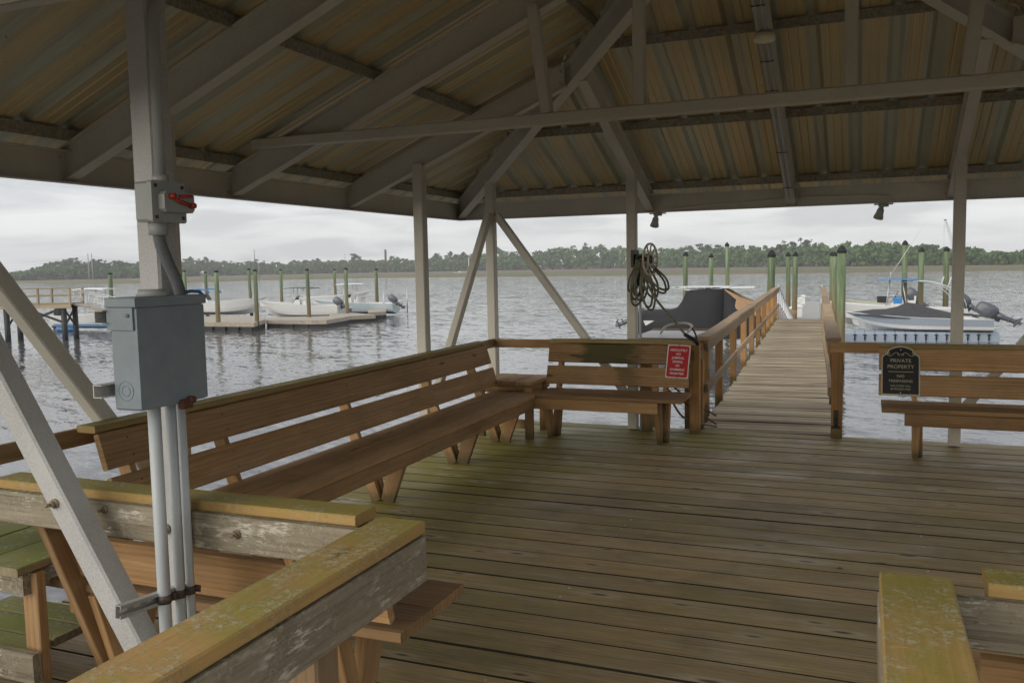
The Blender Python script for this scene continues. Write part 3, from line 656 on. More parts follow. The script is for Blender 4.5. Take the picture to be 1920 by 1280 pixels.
# ------------------------------------------------------------------ boats
def hull(L, Bm, H, mats, stripe=.5, bowrise=.35, parent=None, bottom=.28):
    n = 18; mb = MB(); rim = MB(); st = []
    for i in range(n+1):
        t = i/n; b = Bm/2*(.90+.10*math.sin(math.pi*min(t*1.3, 1)))*max(0.0, 1-max(0, (t-.45)/.55)**2.3)**.8
        b = max(b, .015); zk = .0+.42*H*max(0, (t-.6)/.4)**2.4; zs = H*(.82+bowrise*t**1.8); x = -L/2+L*t*(1.0)
        zc = zk+(.22+.25*max(0, (t-.5)*2)**1.5)*H; bc = b*(.86-.35*max(0, t-.5)*2)
        zm = zc+(zs-zc)*bottom
        rake = .32*H*max(0, (t-.75)/.25)
        st.append([V((x-rake*.9, 0, zk)), V((x-rake*.5, bc, zc)), V((x-rake*.3, bc+(b-bc)*.4, zm)), V((x+rake*.4, b, zs)), V((x+rake*.4, max(0, b-.13), zs+.03)), V((x+rake*.2, max(0, b-.17), zs-.35*H))])
    for i in range(n):
        for s_ in (1, -1):
            a = [V((q.x, q.y*s_, q.z)) for q in st[i]]; c = [V((q.x, q.y*s_, q.z)) for q in st[i+1]]
            for j, mi in ((0, 0), (1, 0), (2, 1), (3, 2), (4, 2)):
                (rim if j >= 3 else mb).add([a[j], c[j], c[j+1], a[j+1]] if s_ > 0 else [a[j], a[j+1], c[j+1], c[j]], [[0, 1, 2, 3]], mi if j < 3 else 0, smooth=j < 3)
        a, c = st[i][5], st[i+1][5]
        rim.add([a, c, V((c.x, -c.y, c.z)), V((a.x, -a.y, a.z))], [[0, 1, 2, 3]], 0)
    a = st[0]; mb.add([V((q.x, q.y*s_, q.z)) for s_ in (1, -1) for q in (a[:4] if s_ > 0 else a[3:0:-1])], [[0, 1, 2, 3, 4, 5, 6]], 0)
    rim.add([a[4], a[5], V((a[5].x, -a[5].y, a[5].z)), V((a[4].x, -a[4].y, a[4].z))], [[0, 1, 2, 3]], 0)
    mb.build('hull', [M[mats[0]], M[mats[1]]], parent, recalc=False); rim.build('gunwale', M[mats[2]], parent, recalc=False)
def outboard(parent, x, z, tilt, s_=1.0, m_='engine', y=0):
    # local: pivot at transom, engine vertical, cowling up, forward = +x
    e_ = bpy.data.objects.new('outboard_engine', None); sc.collection.objects.link(e_); e_.parent = parent; e_.location = (x, y, z); e_.rotation_euler = (0, tilt, 0); e_.empty_display_size = .1
    e_.scale = (s_, s_, s_)
    mb = MB(); rings = []
    for zz, x0, x1, wy in ((-.04, -.36, .04, .13), (.06, -.50, .12, .20), (.30, -.56, .17, .235), (.60, -.55, .16, .23), (.82, -.50, .08, .19), (.90, -.40, -.04, .11)):
        xm = (x0+x1)/2; rx = (x1-x0)/2
        rings.append([V((xm+rx*math.copysign(abs(math.cos(a))**.55, math.cos(a)), wy*math.copysign(abs(math.sin(a))**.6, math.sin(a)), zz)) for a in [2*math.pi*j/14 for j in range(14)]])
    mb.loft(rings); mb.build('cowling', M[m_], e_)
    mb = MB(); rings = []
    for zz, x0, x1, wy in ((.02, -.36, 0, .12), (-.25, -.33, -.03, .10), (-.55, -.33, -.08, .07), (-.80, -.36, -.12, .05), (-.86, -.45, -.08, .05)):
        xm = (x0+x1)/2; rx = (x1-x0)/2
        rings.append([V((xm+rx*math.cos(a), wy*math.sin(a), zz)) for a in [2*math.pi*j/10 for j in range(10)]])
    mb.loft(rings); mb.box(-.5, -.05, -.14, .14, -.60, -.575)
    mb.cyl((-.48, 0, -.92), (.02, 0, -.92), .075, 8, .03); mb.prism([(-.38, -.9), (-.12, -.9), (-.2, -1.12), (-.34, -1.1)], -.012, .012, Matrix(((1, 0, 0, 0), (0, 0, 1, 0), (0, 1, 0, 0), (0, 0, 0, 1))))
    mb.build('midsection', M[m_], e_)
    mb = MB()
    for i in range(3):
        a = i*2.094; c, s2 = math.cos(a), math.sin(a)
        mb.add([V((-.50, .03*c, -.92+.03*s2)), V((-.56, .17*c-.06*s2, -.92+.17*s2+.06*c)), V((-.52, .19*c+.05*s2, -.92+.19*s2-.05*c)), V((-.47, .05*c+.06*s2, -.92+.05*s2-.06*c))], [[0, 1, 2, 3], [3, 2, 1, 0]])
    mb.cyl((-.58, 0, -.92), (-.46, 0, -.92), .04, 6); mb.build('propeller', M['alu'], e_)
    mb = MB(); mb.box(-.06, .12, -.13, .13, -.30, .02); mb.build('bracket', M['black'], e_)
def ttop(parent, x0, x1, z0, z1, wd, m_, fr='alu', th=.06):
    t_ = MB(); n = 8
    rings = []
    for i in range(n+1):
        x = x0+(x1-x0)*i/n; k_ = 1-.25*abs(i/n-.5)*2; zz = z1+.06*math.sin(math.pi*i/n)
        rings.append([V((x, -wd*k_, zz)), V((x, wd*k_, zz)), V((x, wd*k_*.97, zz+th)), V((x, 0, zz+th+.04)), V((x, -wd*k_*.97, zz+th))])
    t_.loft(rings, smooth=False); tp = t_.build('t_top', M[m_], parent)
    f_ = MB()
    for s_ in (-1, 1):
        f_.tube([(x0*.3+x1*.7+.25, s_*.42, z0), (x0*.3+x1*.7, s_*.5, z1)], .03, 6); f_.tube([(x0*.7+x1*.3-.1, s_*.42, z0), (x0*.6+x1*.4, s_*.5, z1)], .03, 6)
        f_.tube([(x0*.55+x1*.45, s_*.5, z1-.12), (x0*.9+x1*.1, s_*.6, z1)], .022, 6); f_.tube([(x0*.3+x1*.7+.1, s_*.46, z0+(z1-z0)*.55), (x0*.6+x1*.4, s_*.46, z0+(z1-z0)*.55)], .022, 6)
    f_.build('frame', M[fr], tp)
def console(parent, x, z, m_='white'):
    mb = MB(); mb.prism([(x-.35, z), (x+.45, z), (x+.40, z+.55), (x+.12, z+.95), (x-.30, z+.95), (x-.38, z+.6)], -.42, .42, Matrix(((1, 0, 0, 0), (0, 0, 1, 0), (0, 1, 0, 0), (0, 0, 0, 1)))); mb.build('console', M[m_], parent)
    mb = MB(); mb.prism([(x+.12, z+.95), (x+.36, z+.62), (x+.38, z+.64), (x-.02, z+1.38), (x-.05, z+1.36)], -.38, .38, Matrix(((1, 0, 0, 0), (0, 0, 1, 0), (0, 1, 0, 0), (0, 0, 0, 1)))); mb.build('windscreen', M['dark2'], parent)
    mb = MB(); mb.box(x-1.1, x-.65, -.45, .45, z, z+.75, c=.04); mb.box(x-1.12, x-1.0, -.45, .45, z+.72, z+1.05, c=.03); mb.build('seat', M[m_], parent)
def boat(name, lab, loc, rz, L, Bm, H, mats, bottom=.28, **kw):
    o = empty(name, lab, 'boat', loc, rz); hull(L, Bm, H, mats, parent=o, bottom=bottom); return o
# blue-grey covered bowrider on the cube float (bow to the left)
b1 = boat('motorboat', 'blue grey and white motorboat under a dark bow cover beside the right steel post', (2.85, 54.3, -2.40), math.pi-.08, 7.5, 2.5, 1.12, ('white', 'bluegrey', 'white'), bottom=.30)
def cover(parent, secs, m_, name='cover'):
    mb = MB(); rings = []
    for x, wd, z0, z1, sag in secs:
        ring = []
        for j in range(13):
            a = -1+2*j/12; zz = z0+(z1-z0)*(1-abs(a)**(1.6+sag)); zz += .025*math.sin(j*2.3+x*3.1)
            ring.append(V((x+.02*math.sin(j*1.9), a*wd, zz)))
        ring += [V((x, wd*.98, z0-.06)), V((x, -wd*.98, z0-.06))]
        rings.append(ring)
    mb.loft(rings); return mb.build(name, M[m_], parent)
b1.scale = (1, 1, .84)
cover(b1, [(3.62, .04, 1.20, 1.28, 0), (3.2, .48, 1.16, 1.34, 0), (2.4, .86, 1.12, 1.48, 0), (1.7, 1.05, 1.05, 1.52, .2), (1.1, 1.14, 1.02, 1.72, -.2), (.62, 1.2, 1.0, 1.98, -.4), (.1, 1.2, .99, 1.86, -.2), (-.6, 1.2, .98, 1.62, .2), (-1.4, 1.19, .96, 1.36, .6), (-1.95, 1.15, .95, 1.16, 1)], 'dark2')
mb = MB(); mb.loft([[V((x, s_*w_, z)) for s_, z in ((-1, .92), (-1, zt), (1, zt), (1, .92))] for x, w_, zt in ((-2.0, 1.0, 1.12), (-2.6, 1.02, 1.08), (-3.0, .9, .98), (-3.3, .7, .86))], smooth=False); mb.build('sunpad', M['white'], b1)
mb = MB(); mb.tube([(-3.5, -1, .95), (-2.6, -1.12, 1.12), (-1.8, -1.14, 1.16)], .04, 6); mb.tube([(-3.0, .3, .95), (-2.7, .35, 1.18), (-2.1, .4, 1.22)], .09, 6); mb.build('folded_canvas', M['dark2'], b1)
outboard(b1, -3.75, 1.02, R(58), 1.25)
# T-top boat behind it
b2 = boat('motorboat', 'white centre console boat with blue canopy moored behind the covered one', (1.75, 63.0, -2.72), math.pi-.05, 8.8, 2.6, 1.45, ('white', 'white', 'white'))
console(b2, -.3, .95); ttop(b2, -1.6, .95, .9, 3.02, .95, 'navy')
mb = MB(); mb.box(-.6, -.05, -.44, .44, 1.45, 1.95, c=.08); mb.build('console_cover', M['blue'], b2)
mb = MB()
for k_ in range(3):
    for s_ in (-1, 1): mb.tube([(-1.2-.12*k_+2.2*-t*0-(2.4+.25*k_)*math.sin(t*1.57)*1.0, s_*(.7+.1*k_), 3.0-(1.75)*(1-math.cos(t*1.57))) for t in [i/10 for i in range(11)]], .03, 5)
for t in (.25, .5, .75): mb.tube([(-1.2-2.5*math.sin(t*1.57), -.8, 3.0-1.75*(1-math.cos(t*1.57))), (-1.2-2.5*math.sin(t*1.57), .8, 3.0-1.75*(1-math.cos(t*1.57)))], .025, 5)
mb.build('arch_rails', M['alu'], b2)
mb = MB()
for dx in (0, .45): mb.tube([(-2.75-dx, -.5, 2.35), (-3.05-dx, -.5, 3.25)], .035, 5)
mb.tube([(.3, .5, 3.1), (-1.6, .6, 6.3)], .02, 4); mb.tube([(.1, .2, 3.1), (.15, .2, 3.6)], .02, 4); mb.build('antenna', M['white'], b2)
outboard(b2, -4.35, 1.3, R(50), 1.1)
b3 = boat('skiff', 'small cream skiff with black outboard beyond the canopy boat', (1.3, 78, -2.75), math.pi-.04, 5.6, 2.0, .98, ('cream', 'cream', 'cream'))
outboard(b3, -2.6, .95, R(48), 1.35)
mb = MB(); mb.box(-.5, .3, -.35, .35, .5, 1.45, c=.15); mb.build('engine_cover', M['black'], b3)
# covered boat left of the walkway, bow to the right
b4 = boat('covered_boat', 'boat shrouded in black and tan canvas moored left of the walkway', (-7.9, 49.6, -2.58), .04, 8.3, 2.7, 1.35, ('white', 'white', 'white'))
prof = [(-4.62, 1.2, .02, .95), (-4.5, 1.36, .02, 1.35), (-4.1, 1.42, .03, 1.62), (-3.6, 1.2, .14, 1.70), (-3.0, 1.32, .12, 1.70), (-2.3, 1.38, .12, 1.72), (-1.9, 1.40, .10, 1.84), (-1.65, 1.40, .10, 2.15), (-1.35, 1.40, .10, 2.72), (-1.1, 1.4, .1, 2.84), (-.2, 1.4, .10, 2.9), (.75, 1.4, .12, 2.86)]
def shroud(secs, m_, name, flat=.42):
    mb = MB(); rings = []
    for i, (x, wd, z0, z1) in enumerate(secs):
        ring = []
        tw = wd*(.75 if z1 > 2.3 else .55)
        for j in range(17):
            a = -1+2*j/16; b_ = abs(a)
            if b_ < .5: yy = tw*(b_/.5); zz = z1-.03*(b_/.5)**2
            elif b_ < .76: k_ = (b_-.5)/.26; zg = min(1.42, z1*.92); yy = tw+(wd-tw)*k_; zz = z1-.03-(z1-.03-zg)*k_
            else: k_ = (b_-.75)/.25; zg = min(1.42, z1*.92); yy = wd; zz = zg-(zg-z0)*k_
            yy += .06*math.sin(j*2.3+x*4.1)*(b_ > .55)*min(1, max(0, (z1-1.2))); ring.append(V((x, math.copysign(yy, a), zz)))
        rings.append(ring)
    mb.loft(rings, closed=False, cap=True); return mb.build(name, M[m_], b4)
shroud(prof, 'dark', 'cover')
shroud([(.76, 1.42, .7, 2.87), (1.6, 1.36, .8, 2.4), (2.6, 1.15, .95, 2.02), (3.6, .72, 1.2, 1.75), (4.5, .12, 1.45, 1.62)], 'tan', 'bow_cover')
shroud([(.74, 1.49, .12, 2.84), (1.3, 1.50, .14, 2.36), (2.0, 1.42, .2, 1.85), (2.7, 1.26, .4, 1.45), (3.3, 1.0, .7, 1.2)], 'dark', 'side_cover')
mb = MB(); mb.box(-1.75, 1.0, -.95, .95, 2.93, 2.99, c=.02); mb.tube([(-2.2, -.9, 2.9), (-1.2, -.9, 2.82), (.6, -.9, 2.86)], .04, 6); mb.tube([(-2.2, .9, 2.9), (-1.2, .9, 2.82), (.6, .9, 2.86)], .04, 6)
mb.tube([(-2.2, -.9, 2.9), (-2.2, .9, 2.9)], .04, 6)
for i in range(5): mb.tube([(-1.5+i*.4, -.92, 2.84), (-1.6+i*.4, -.92, 2.98)], .03, 5)
mb.build('top_frame', M['alu'], b4)
mb = MB(); mb.box(.5, 2.3, -.95, .95, 2.88, 2.93, c=.02); mb.build('visor', M['white'], b4)
outboard(b4, -4.5, 1.0, R(62), 1.0)
# left-hand boats
P0 = onz(551, 597, -2.75); b5 = boat('motorboat', 'white centre console boat with dark sun top in the left docks', (P0.x, P0.y+1.2, -2.74), math.pi+.20, 8.8, 2.6, 1.75, ('white', 'white', 'white')); b5.scale = (.92, .92, .8)
console(b5, .3, 1.2); ttop(b5, -1.8, 1.5, 1.2, 3.45, 1.0, 'dark2', th=.05); outboard(b5, -4.3, 1.35, R(48), 1.2)
mb = MB(); mb.tube([(3.8, -.25, .4), (3.0, -.9, .28), (2.0, -1.15, .22)], .07, 5); mb.build('bow_stripe', M['navy'], b5)
P0 = onz(645, 592, -2.75); b6 = boat('motorboat', 'pale blue boat with white sun top at the outer left dock', (P0.x-.6, P0.y+3.0, -2.74), math.pi+.15, 9.6, 2.7, 1.6, ('lightblue', 'lightblue', 'white')); b6.scale = (.92, .92, .8)
console(b6, .6, 1.1); ttop(b6, -1.2, 1.9, 1.1, 3.7, 1.0, 'white'); outboard(b6, -4.6, 1.35, R(45), 1.2)
mb = MB(); mb.tube([(-2.9, -1.1, 0), (-2.9, -1.1, 2.9)], .06, 6); mb.tube([(-5.6, -1.2, 0), (-5.6, -1.2, 3.1)], .06, 6); mb.build('lift_pole', M['alu'], b6)
P0 = onz(425, 592, -2.75); b7 = boat('motorboat', 'white hull with raised bow nearest the grey electrical box', (P0.x-1.6, P0.y+2.0, -2.74), .10, 10.5, 3.0, 1.95, ('white', 'white', 'white')); b7.scale = (.92, .92, .8)
console(b7, -2.6, 1.3)
mb = MB(); mb.tube([(-3.2, 1.1, 3.4), (-1.9, 1.1, 3.3), (-1.5, 1.1, 2.9)], .12, 6); mb.tube([(-3.2, -1.1, 3.4), (-1.9, -1.1, 3.3), (-1.5, -1.1, 2.9)], .12, 6); mb.build('bimini_top', M['navy'], b7)
P0 = onz(170, 617, -2.75); b8 = boat('motorboat', 'white boat with blue stripes lying behind the far left pier', (P0.x, P0.y+.6, -2.72), .05, 7.8, 2.4, 1.3, ('white', 'white', 'white'))
mb = MB(); mb.box(-3.2, 3.0, -1.3, -1.2, .25, .42); mb.cyl((-2.6, -1.5, .02), (-.8, -1.5, .02), .17, 8); mb.build('blue_fender', M['navy'], b8)
ttop(b8, -1.6, 1.6, .9, 3.2, 1.0, 'white'); outboard(b8, -3.9, .9, R(20), 1.1, 'black')
P0 = onz(516, 592, -2.75)
b9 = boat('motorboat', 'low white boat seen between the two nearest left-hand boats', (P0.x-2.5, P0.y+14, -2.74), .25, 8.6, 2.6, 1.6, ('white', 'white', 'white'))
P0 = onz(868, 514, WZ); b10 = boat('motorboat', 'tiny white cabin boat at the far marsh bank', (P0.x, P0.y-4, WZ), .3, 9, 3, 1.5, ('white', 'white', 'white')); console(b10, 0, 1.2)
# power pedestals at the dock end
for i, (x, y, s_, lab) in enumerate(((1484, 597, 1.0, 'nearest white dock pedestal at the foot of the ramp'), (1499, 594, 1.15, 'wide white dock box right of the nearest pedestal'), (1496, 582, 1.0, 'second white dock pedestal along the main float'), (1500, 576, 1.0, 'third white dock pedestal along the main float'), (1506, 570, 1.0, 'farthest white dock pedestal on the main float'))):
    P0 = onz(x, y, -2.38); o = empty('dock_pedestal', lab, 'pedestal', (P0.x, P0.y, -2.4), group='white pedestals along the main float')
    mb = MB(); mb.box(-.17*s_, .17*s_, -.17, .17, 0, .72, c=.02); mb.build('body', M['white'], o)
    mb = MB(); mb.prism([(-.24*s_, -.24), (.24*s_, -.24), (.24*s_, .24), (-.24*s_, .24)], .72, .78); mb.loft([[V((a*.22*s_*q, b_*.22*q, z)) for a, b_ in ((-1, -1), (1, -1), (1, 1), (-1, 1))] for q, z in ((1, .78), (.3, .90))], smooth=False); mb.build('lid', M['white'], o)
# ------------------------------------------------------------------ deck
X0, X1, Y0, Y1 = -3.98, 2.55, 2.22, 9.12
mb = MB(); PIT_ = .2243; y = Y1
while y > Y0-.05:
    xb = X0+rnd.uniform(-.015, .02); xe = X1
    for a, b_ in ((xb, xe),):
        dz = rnd.uniform(-.0025, .0015)
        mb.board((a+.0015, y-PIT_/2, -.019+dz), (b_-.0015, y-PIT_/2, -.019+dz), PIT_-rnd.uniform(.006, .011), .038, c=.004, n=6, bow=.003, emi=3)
    y -= PIT_
y = Y1
while y > Y0:      # nail heads in rows over the joists
    for jx in (-3.3, -2.69, -2.08, -1.47, -.86, -.25, .36, .97, 1.58):
        for q_ in (.045, .18):
            if rnd.random() < (.5 if jx in (-1.47, .36, 1.58) else .12): mb.cyl((jx+rnd.uniform(-.012, .012), y-q_, -.004), (jx, y-q_, .0012), .0045, 6, mi=1, smooth=False)
    y -= PIT_
mb.box(X0+.02, X1-.02, Y1-.05, Y1-.01, -.26, -.045, mi=2); mb.box(X0+.02, X0+.06, Y0+.02, Y1-.06, -.26, -.045, mi=2); mb.box(X0+.06, X1-.03, Y0+.02, Y0+.06, -.26, -.045, mi=2)
for jx in (-3.3, -2.69, -2.08, -1.47, -.86, -.25, .36, .97, 1.58, 2.2): mb.box(jx-.02, jx+.02, Y0+.07, Y1-.06, -.25, -.046, mi=2)
for px_ in (-3.7, -.72, 2.3):
    for py_ in (2.5, 5.7, 8.9): mb.cyl((px_, py_, -4), (px_, py_, -.27), .14, 12, mi=2)
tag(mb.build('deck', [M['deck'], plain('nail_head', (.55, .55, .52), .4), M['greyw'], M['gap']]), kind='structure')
# entry walkway the photographer stands on
mb = MB(); y = Y0-.004
while y > -4:
    mb.board((-1.42, y-PIT_/2, -.021), (.30, y-PIT_/2, -.021), PIT_-.006, .038, c=.004); y -= PIT_
mb.box(-1.36, -1.32, -4, Y0-.01, -.24, -.045); mb.box(.16, .2, -4, Y0-.01, -.24, -.045)
for py_ in (-3.4, -.4): 
    for px_ in (-1.2, .1): mb.cyl((px_, py_, -4), (px_, py_, -.25), .13, 10)
tag(mb.build('entry_walkway', M['deck']), kind='structure')
# walkway to the floating dock
ANG = R(2.74); GW = Matrix.Translation((-.915, 9.13, 0)) @ Matrix.Rotation(ANG, 4, 'Z'); GL = 18.2
def g(x, y, z): return GW @ V((x, y, z))
mb = MB(); y = .01
while y < GL:
    p_ = rnd.choice((.137, .140, .143)); e1 = rnd.uniform(-.015, .015); dz = rnd.uniform(-.0035, .0035); sk = rnd.uniform(-.004, .004)
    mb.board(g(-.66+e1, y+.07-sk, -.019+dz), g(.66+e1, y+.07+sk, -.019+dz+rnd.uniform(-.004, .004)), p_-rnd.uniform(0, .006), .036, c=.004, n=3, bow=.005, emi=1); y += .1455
for x in (-.6, 0, .6): mb.board(g(x, 0, -.16), g(x, GL, -.16), .04, .235)
for i in range(4):
    for x in (-.55, .55): mb.cyl(g(x, 3.4+i*4.7, -4), g(x, 3.4+i*4.7, -.28), .13, 10)
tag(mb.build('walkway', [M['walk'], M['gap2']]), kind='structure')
ramp = empty('gangway', 'pale metal ramp dropping from the walkway end to the main float', 'ramp')
mb = MB(); A = g(-.45, GL+.05, -.05); B = g(-.45, GL+19, -2.28); mb.board(A+V((.45, 0, 0)), B+V((.45, 0, 0)), 1.1, .08); mb.build('ramp_deck', M['dockg'], ramp)
for s_ in (-.62, .62):
    mb = MB(); A = g(s_, GL+.05, 0); B = g(s_, GL+19, -2.25); up1 = V((0, 0, 1.0)); up2 = V((0, 0, .5))
    mb.tube([A+up1, B+up1], .03, 6); mb.tube([A+up2, B+up2], .022, 6); mb.tube([A+V((0, 0, .05)), B+V((0, 0, .05))], .04, 6)
    for i in range(13): q_ = A+(B-A)*(i/12); mb.tube([q_, q_+up1], .022, 5)
    mb.build('handrail', M['alu'], ramp)
# ------------------------------------------------------------------ railings of the walkway
def walk_rail(side, name_lab):
    o = empty('railing', name_lab, 'railing', group='railings of the walkway to the float')
    xs_ = .645*side; segs = [0.05, 3.6, 7.2, 10.9, 14.5, GL-.1]
    for a, b_ in zip(segs, segs[1:]):
        wob = rnd.uniform(-.02, .02)
        mb = MB(); mb.board(g(xs_+wob*.5, a+.003, .955), g(xs_-wob*.5, b_-.003, .955+rnd.uniform(-.01, .01)), .14, .038, c=.006, n=6, bow=.014); mb.build('cap', M['railw'], o)
        mb = MB(); mb.board(g(xs_-.035*side, a+.003, .875), g(xs_-.035*side, b_-.003, .875), .038, .118, n=4, bow=.008); mb.build('top_rail', M['railw'], o)
        mb = MB(); mb.board(g(xs_-.035*side, a+.003, .43), g(xs_-.035*side, b_-.003, .43), .038, .092, n=5, bow=.012); mb.build('mid_rail', M['railw'], o)
    for i in range(10):
        yy = .06+i*1.95 if i else .06
        if yy > GL: break
        mb = MB(); top = .93 if i else .91
        mb.board(g(xs_+.035*side, yy, -.85 if i else .0), g(xs_+.035*side, yy, top), .09, .09, up=(0, 1, 0), c=.006); mb.build('post', M['postw'], o)
    return o
rl = walk_rail(-1, 'left wooden railing of the long walkway with orange posts'); rr_ = walk_rail(1, 'right wooden railing of the long walkway with flat tan cap')
# ------------------------------------------------------------------ benches
BL = ['mossy capped']
def bench(lab, O, U, F, length, supports, capx=(0, 0), seatx=(0, 0), apx=(.12, .12), capm='capw', wm='bench', group='slatted wooden benches around the deck', ztop=.968, mit=(0, 0)):
    O = V(O); U = V(U); F = V(F)
    def P_(u, s_, z): return O+U*u+F*s_+V((0, 0, z))
    o = empty('bench', lab, 'bench', group=group)
    L = length
    def brd(nm, u0, u1, s_, z, w_, t_, upv, m_, n=8, bow=.004):
        mb = MB(); mb.board(P_(u0, s_, z), P_(u1, s_, z), w_, t_, upv, c=.005, n=n, bow=bow); return mb.build(nm, M[m_], o)
    brd('cap', capx[0], L+capx[1], .066, ztop-.019, .128, .037, V((0, 0, 1)), capm)
    lean = (V((0, 0, 1))+(-F)*.30).normalized(); nrm = (F+V((0, 0, .30))).normalized()   # direction up the back, face normal
    # backrest boards: width along 'lean'
    def back(u0, u1, sb, zb, st, zt, t_=.036):
        c = P_(0, (sb+st)/2, (zb+zt)/2)-nrm*(t_/2); w_ = math.hypot(st-sb, zt-zb)
        mb = MB(); mb.board(c+U*u0, c+U*u1, w_, t_, nrm, c=.005, n=8, bow=.003)
        for u in supports:
            for dv in (-.05, .045): q_ = P_(u+rnd.uniform(-.01, .01), (sb+st)/2, (zb+zt)/2)+lean*dv; mb.cyl(q_-nrm*.002, q_+nrm*.0015, .0055, 6, mi=1, smooth=False)
        mb.build('backrest_board', [M[wm], M['rust']], o)
    back(0, L, .195, .742, .137, .928); back(0, L, .268, .518, .212, .703)
    brd('seat_board', seatx[0], L+seatx[1], .372, .453, .245, .038, V((0, 0, 1)), wm); brd('seat_board', seatx[0], L+seatx[1], .634, .453, .268, .038, V((0, 0, 1)), wm)
    brd('apron', apx[0], L-apx[1], .742, .38, .105, .038, V((0, 0, 1)), wm) if False else None
    mb = MB(); mb.board(P_(apx[0], .742, .379), P_(L-apx[1], .742, .379), .038, .106, c=.004, n=6, bow=.003); mb.build('apron', M[wm], o)
    for u in supports:
        mb = MB(); mb.board(P_(u, .395, 0), P_(u, .066, .905), .042, .085, F, c=.004); mb.build('back_support', M[wm], o)
        mb = MB(); mb.profile(P_(u, .487, 0), P_(u, .625, .432), [(.021, -.05), (.021, .05), (-.021, .05), (-.021, -.05)], F, taper=1.45); mb.build('leg', M[wm], o)
        mb = MB(); mb.board(P_(u+.044, .41, 0), P_(u+.044, .29, .43), .04, .08, F, c=.004); mb.build('leg', M[wm], o)
        mb = MB(); mb.board(P_(u-.045, .24, .385), P_(u-.045, .70, .385), .04, .085, c=.004); mb.build('seat_bearer', M[wm], o)
    return o
# left bench faces +x, runs along +y
bench('long slatted bench along the open left side behind the electrical box', (-3.80, 3.30, 0), (0, 1, 0), (1, 0, 0), 4.99, [.18, .92, 2.30, 3.62, 4.60], capx=(-.01, .07), seatx=(-.05, .06), apx=(.0, -.10))
# far bench faces -y
bench('short bench carrying the red notice beside the walkway', (-3.09, 8.80, 0), (1, 0, 0), (0, -1, 0), 1.49, [.13, 1.26], capx=(.0, .02), seatx=(.04, .03), apx=(-.0, .20))
rb = bench('bench carrying the black private property sign right of the walkway', (.135, 8.80, 0), (1, 0, 0), (0, -1, 0), 2.2, [.30, 1.9], capx=(0, 0), seatx=(.02, 0), apx=(.20, .1))
# near benches face +y
bench('near bench seen from behind under the mossy cap at lower left', (-3.12, 2.325, 0), (1, 0, 0), (0, 1, 0), 1.60, [.12, 1.30], capx=(-.03, .02), seatx=(-.15, .03), capm='near', ztop=.962)
bench('near bench at the lower right corner behind the lichen covered rail', (.30, 2.325, 0), (1, 0, 0), (0, 1, 0), 2.0, [.2, 1.8], capx=(-.01, 0), capm='near', ztop=.962)
# corner tables
def corner_table(lab, x0, x1, y0, y1, zt, m_, legs, low=None):
    o = empty('corner_table', lab, 'table', group='square tables in the deck corners')
    n = 3; wdt = (x1-x0)/n
    for i in range(n):
        mb = MB(); mb.board((x0+wdt*(i+.5), y0+rnd.uniform(-.008, .008), zt-.018), (x0+wdt*(i+.5), y1, zt-.018), wdt-.006, .036, c=.006, n=4, bow=.003); mb.build('top_board', M[m_], o)
    mb = MB(); mb.board((x0+.03, y0+.05, zt-.082), (x1-.02, y0+.05, zt-.082), .036, .088); mb.build('apron', M[m_ if m_ != 'mossy' else 'greyw'], o)
    mb = MB(); mb.board((x1-.055, y0+.072, zt-.082), (x1-.055, y1-.03, zt-.082), .036, .088); mb.build('apron', M[m_ if m_ != 'mossy' else 'greyw'], o)
    for (x, y) in legs:
        mb = MB(); mb.board((x, y, 0), (x, y, zt-.04), .085, .045, up=(0, 1, 0)); mb.build('leg', M['bench'], o)
    if low:
        for z_, yy, a, b_ in low: mb = MB(); mb.board((a, yy, z_), (b_, yy, z_), .038, .09); mb.build('stretcher', M['bench' if m_ != 'mossy' else 'greyw'], o)
    return o
corner_table('square corner table between the long bench and the red notice bench', -3.74, -3.12, 8.24, 8.86, .565, 'bench', [(-3.13, 8.13), (-3.16, 8.64), (-3.68, 8.16), (-3.68, 8.80)], [(.14, 8.17, -3.64, -3.18), (.30, 8.62, -3.64, -3.2)])
ct = corner_table('moss covered corner table at the lower left beside the near bench', -3.86, -3.14, 2.40, 3.04, .575, 'mossy', [(-3.17, 2.49), (-3.80, 2.99), (-3.2, 2.99)], None)
for i in range(3):
    mb = MB(); mb.board((-3.86, 2.52+i*.16, .17), (-3.22, 2.52+i*.16, .17), .15, .036, n=2); mb.build('shelf_board', M['mossy'], ct)
mb = MB(); mb.board((-3.95, 2.425, .155), (-3.10, 2.425, .155), .038, .125); mb.build('stretcher', M['greyw'], ct)
# ------------------------------------------------------------------ rails closing the deck edges
def rail(lab, parts, posts=(), name='railing', bolts=()):
    o = empty(name, lab, 'railing')
    for nm, A, B, w_, t_, m_ in parts: mb = MB(); mb.board(A, B, w_, t_, c=.005, n=6, bow=.003); mb.build(nm, M[m_], o)
    for A, B, w_, m_ in posts: mb = MB(); mb.board(A, B, w_, w_, up=(0, 1, 0), c=.006); mb.build('post', M[m_], o)
    for p, d in bolts:
        mb = MB(); p = V(p); d = V(d); mb.cyl(p, p+d*.004, .016, 12); mb.cyl(p+d*.004, p+d*.014, .011, 6, smooth=False); mb.cyl(p+d*.014, p+d*.026, .0055, 8); mb.build('bolt', M['bolt'], o)
    return o
rail('thin rail board running behind the long left bench to the corner post', [('rail_board', (-3.825, 2.33, .90), (-3.825, 9.0, .90), .038, .092, 'bench')])
rail('thin rail board between the corner post and the red notice bench', [('rail_board', (-3.80, 8.865, .90), (-1.66, 8.865, .90), .036, .092, 'bench')])
rail('dark rail board between the walkway post and the private property bench', [('rail_board', (-.30, 8.99, .90), (2.3, 8.99, .90), .038, .10, 'bench')])
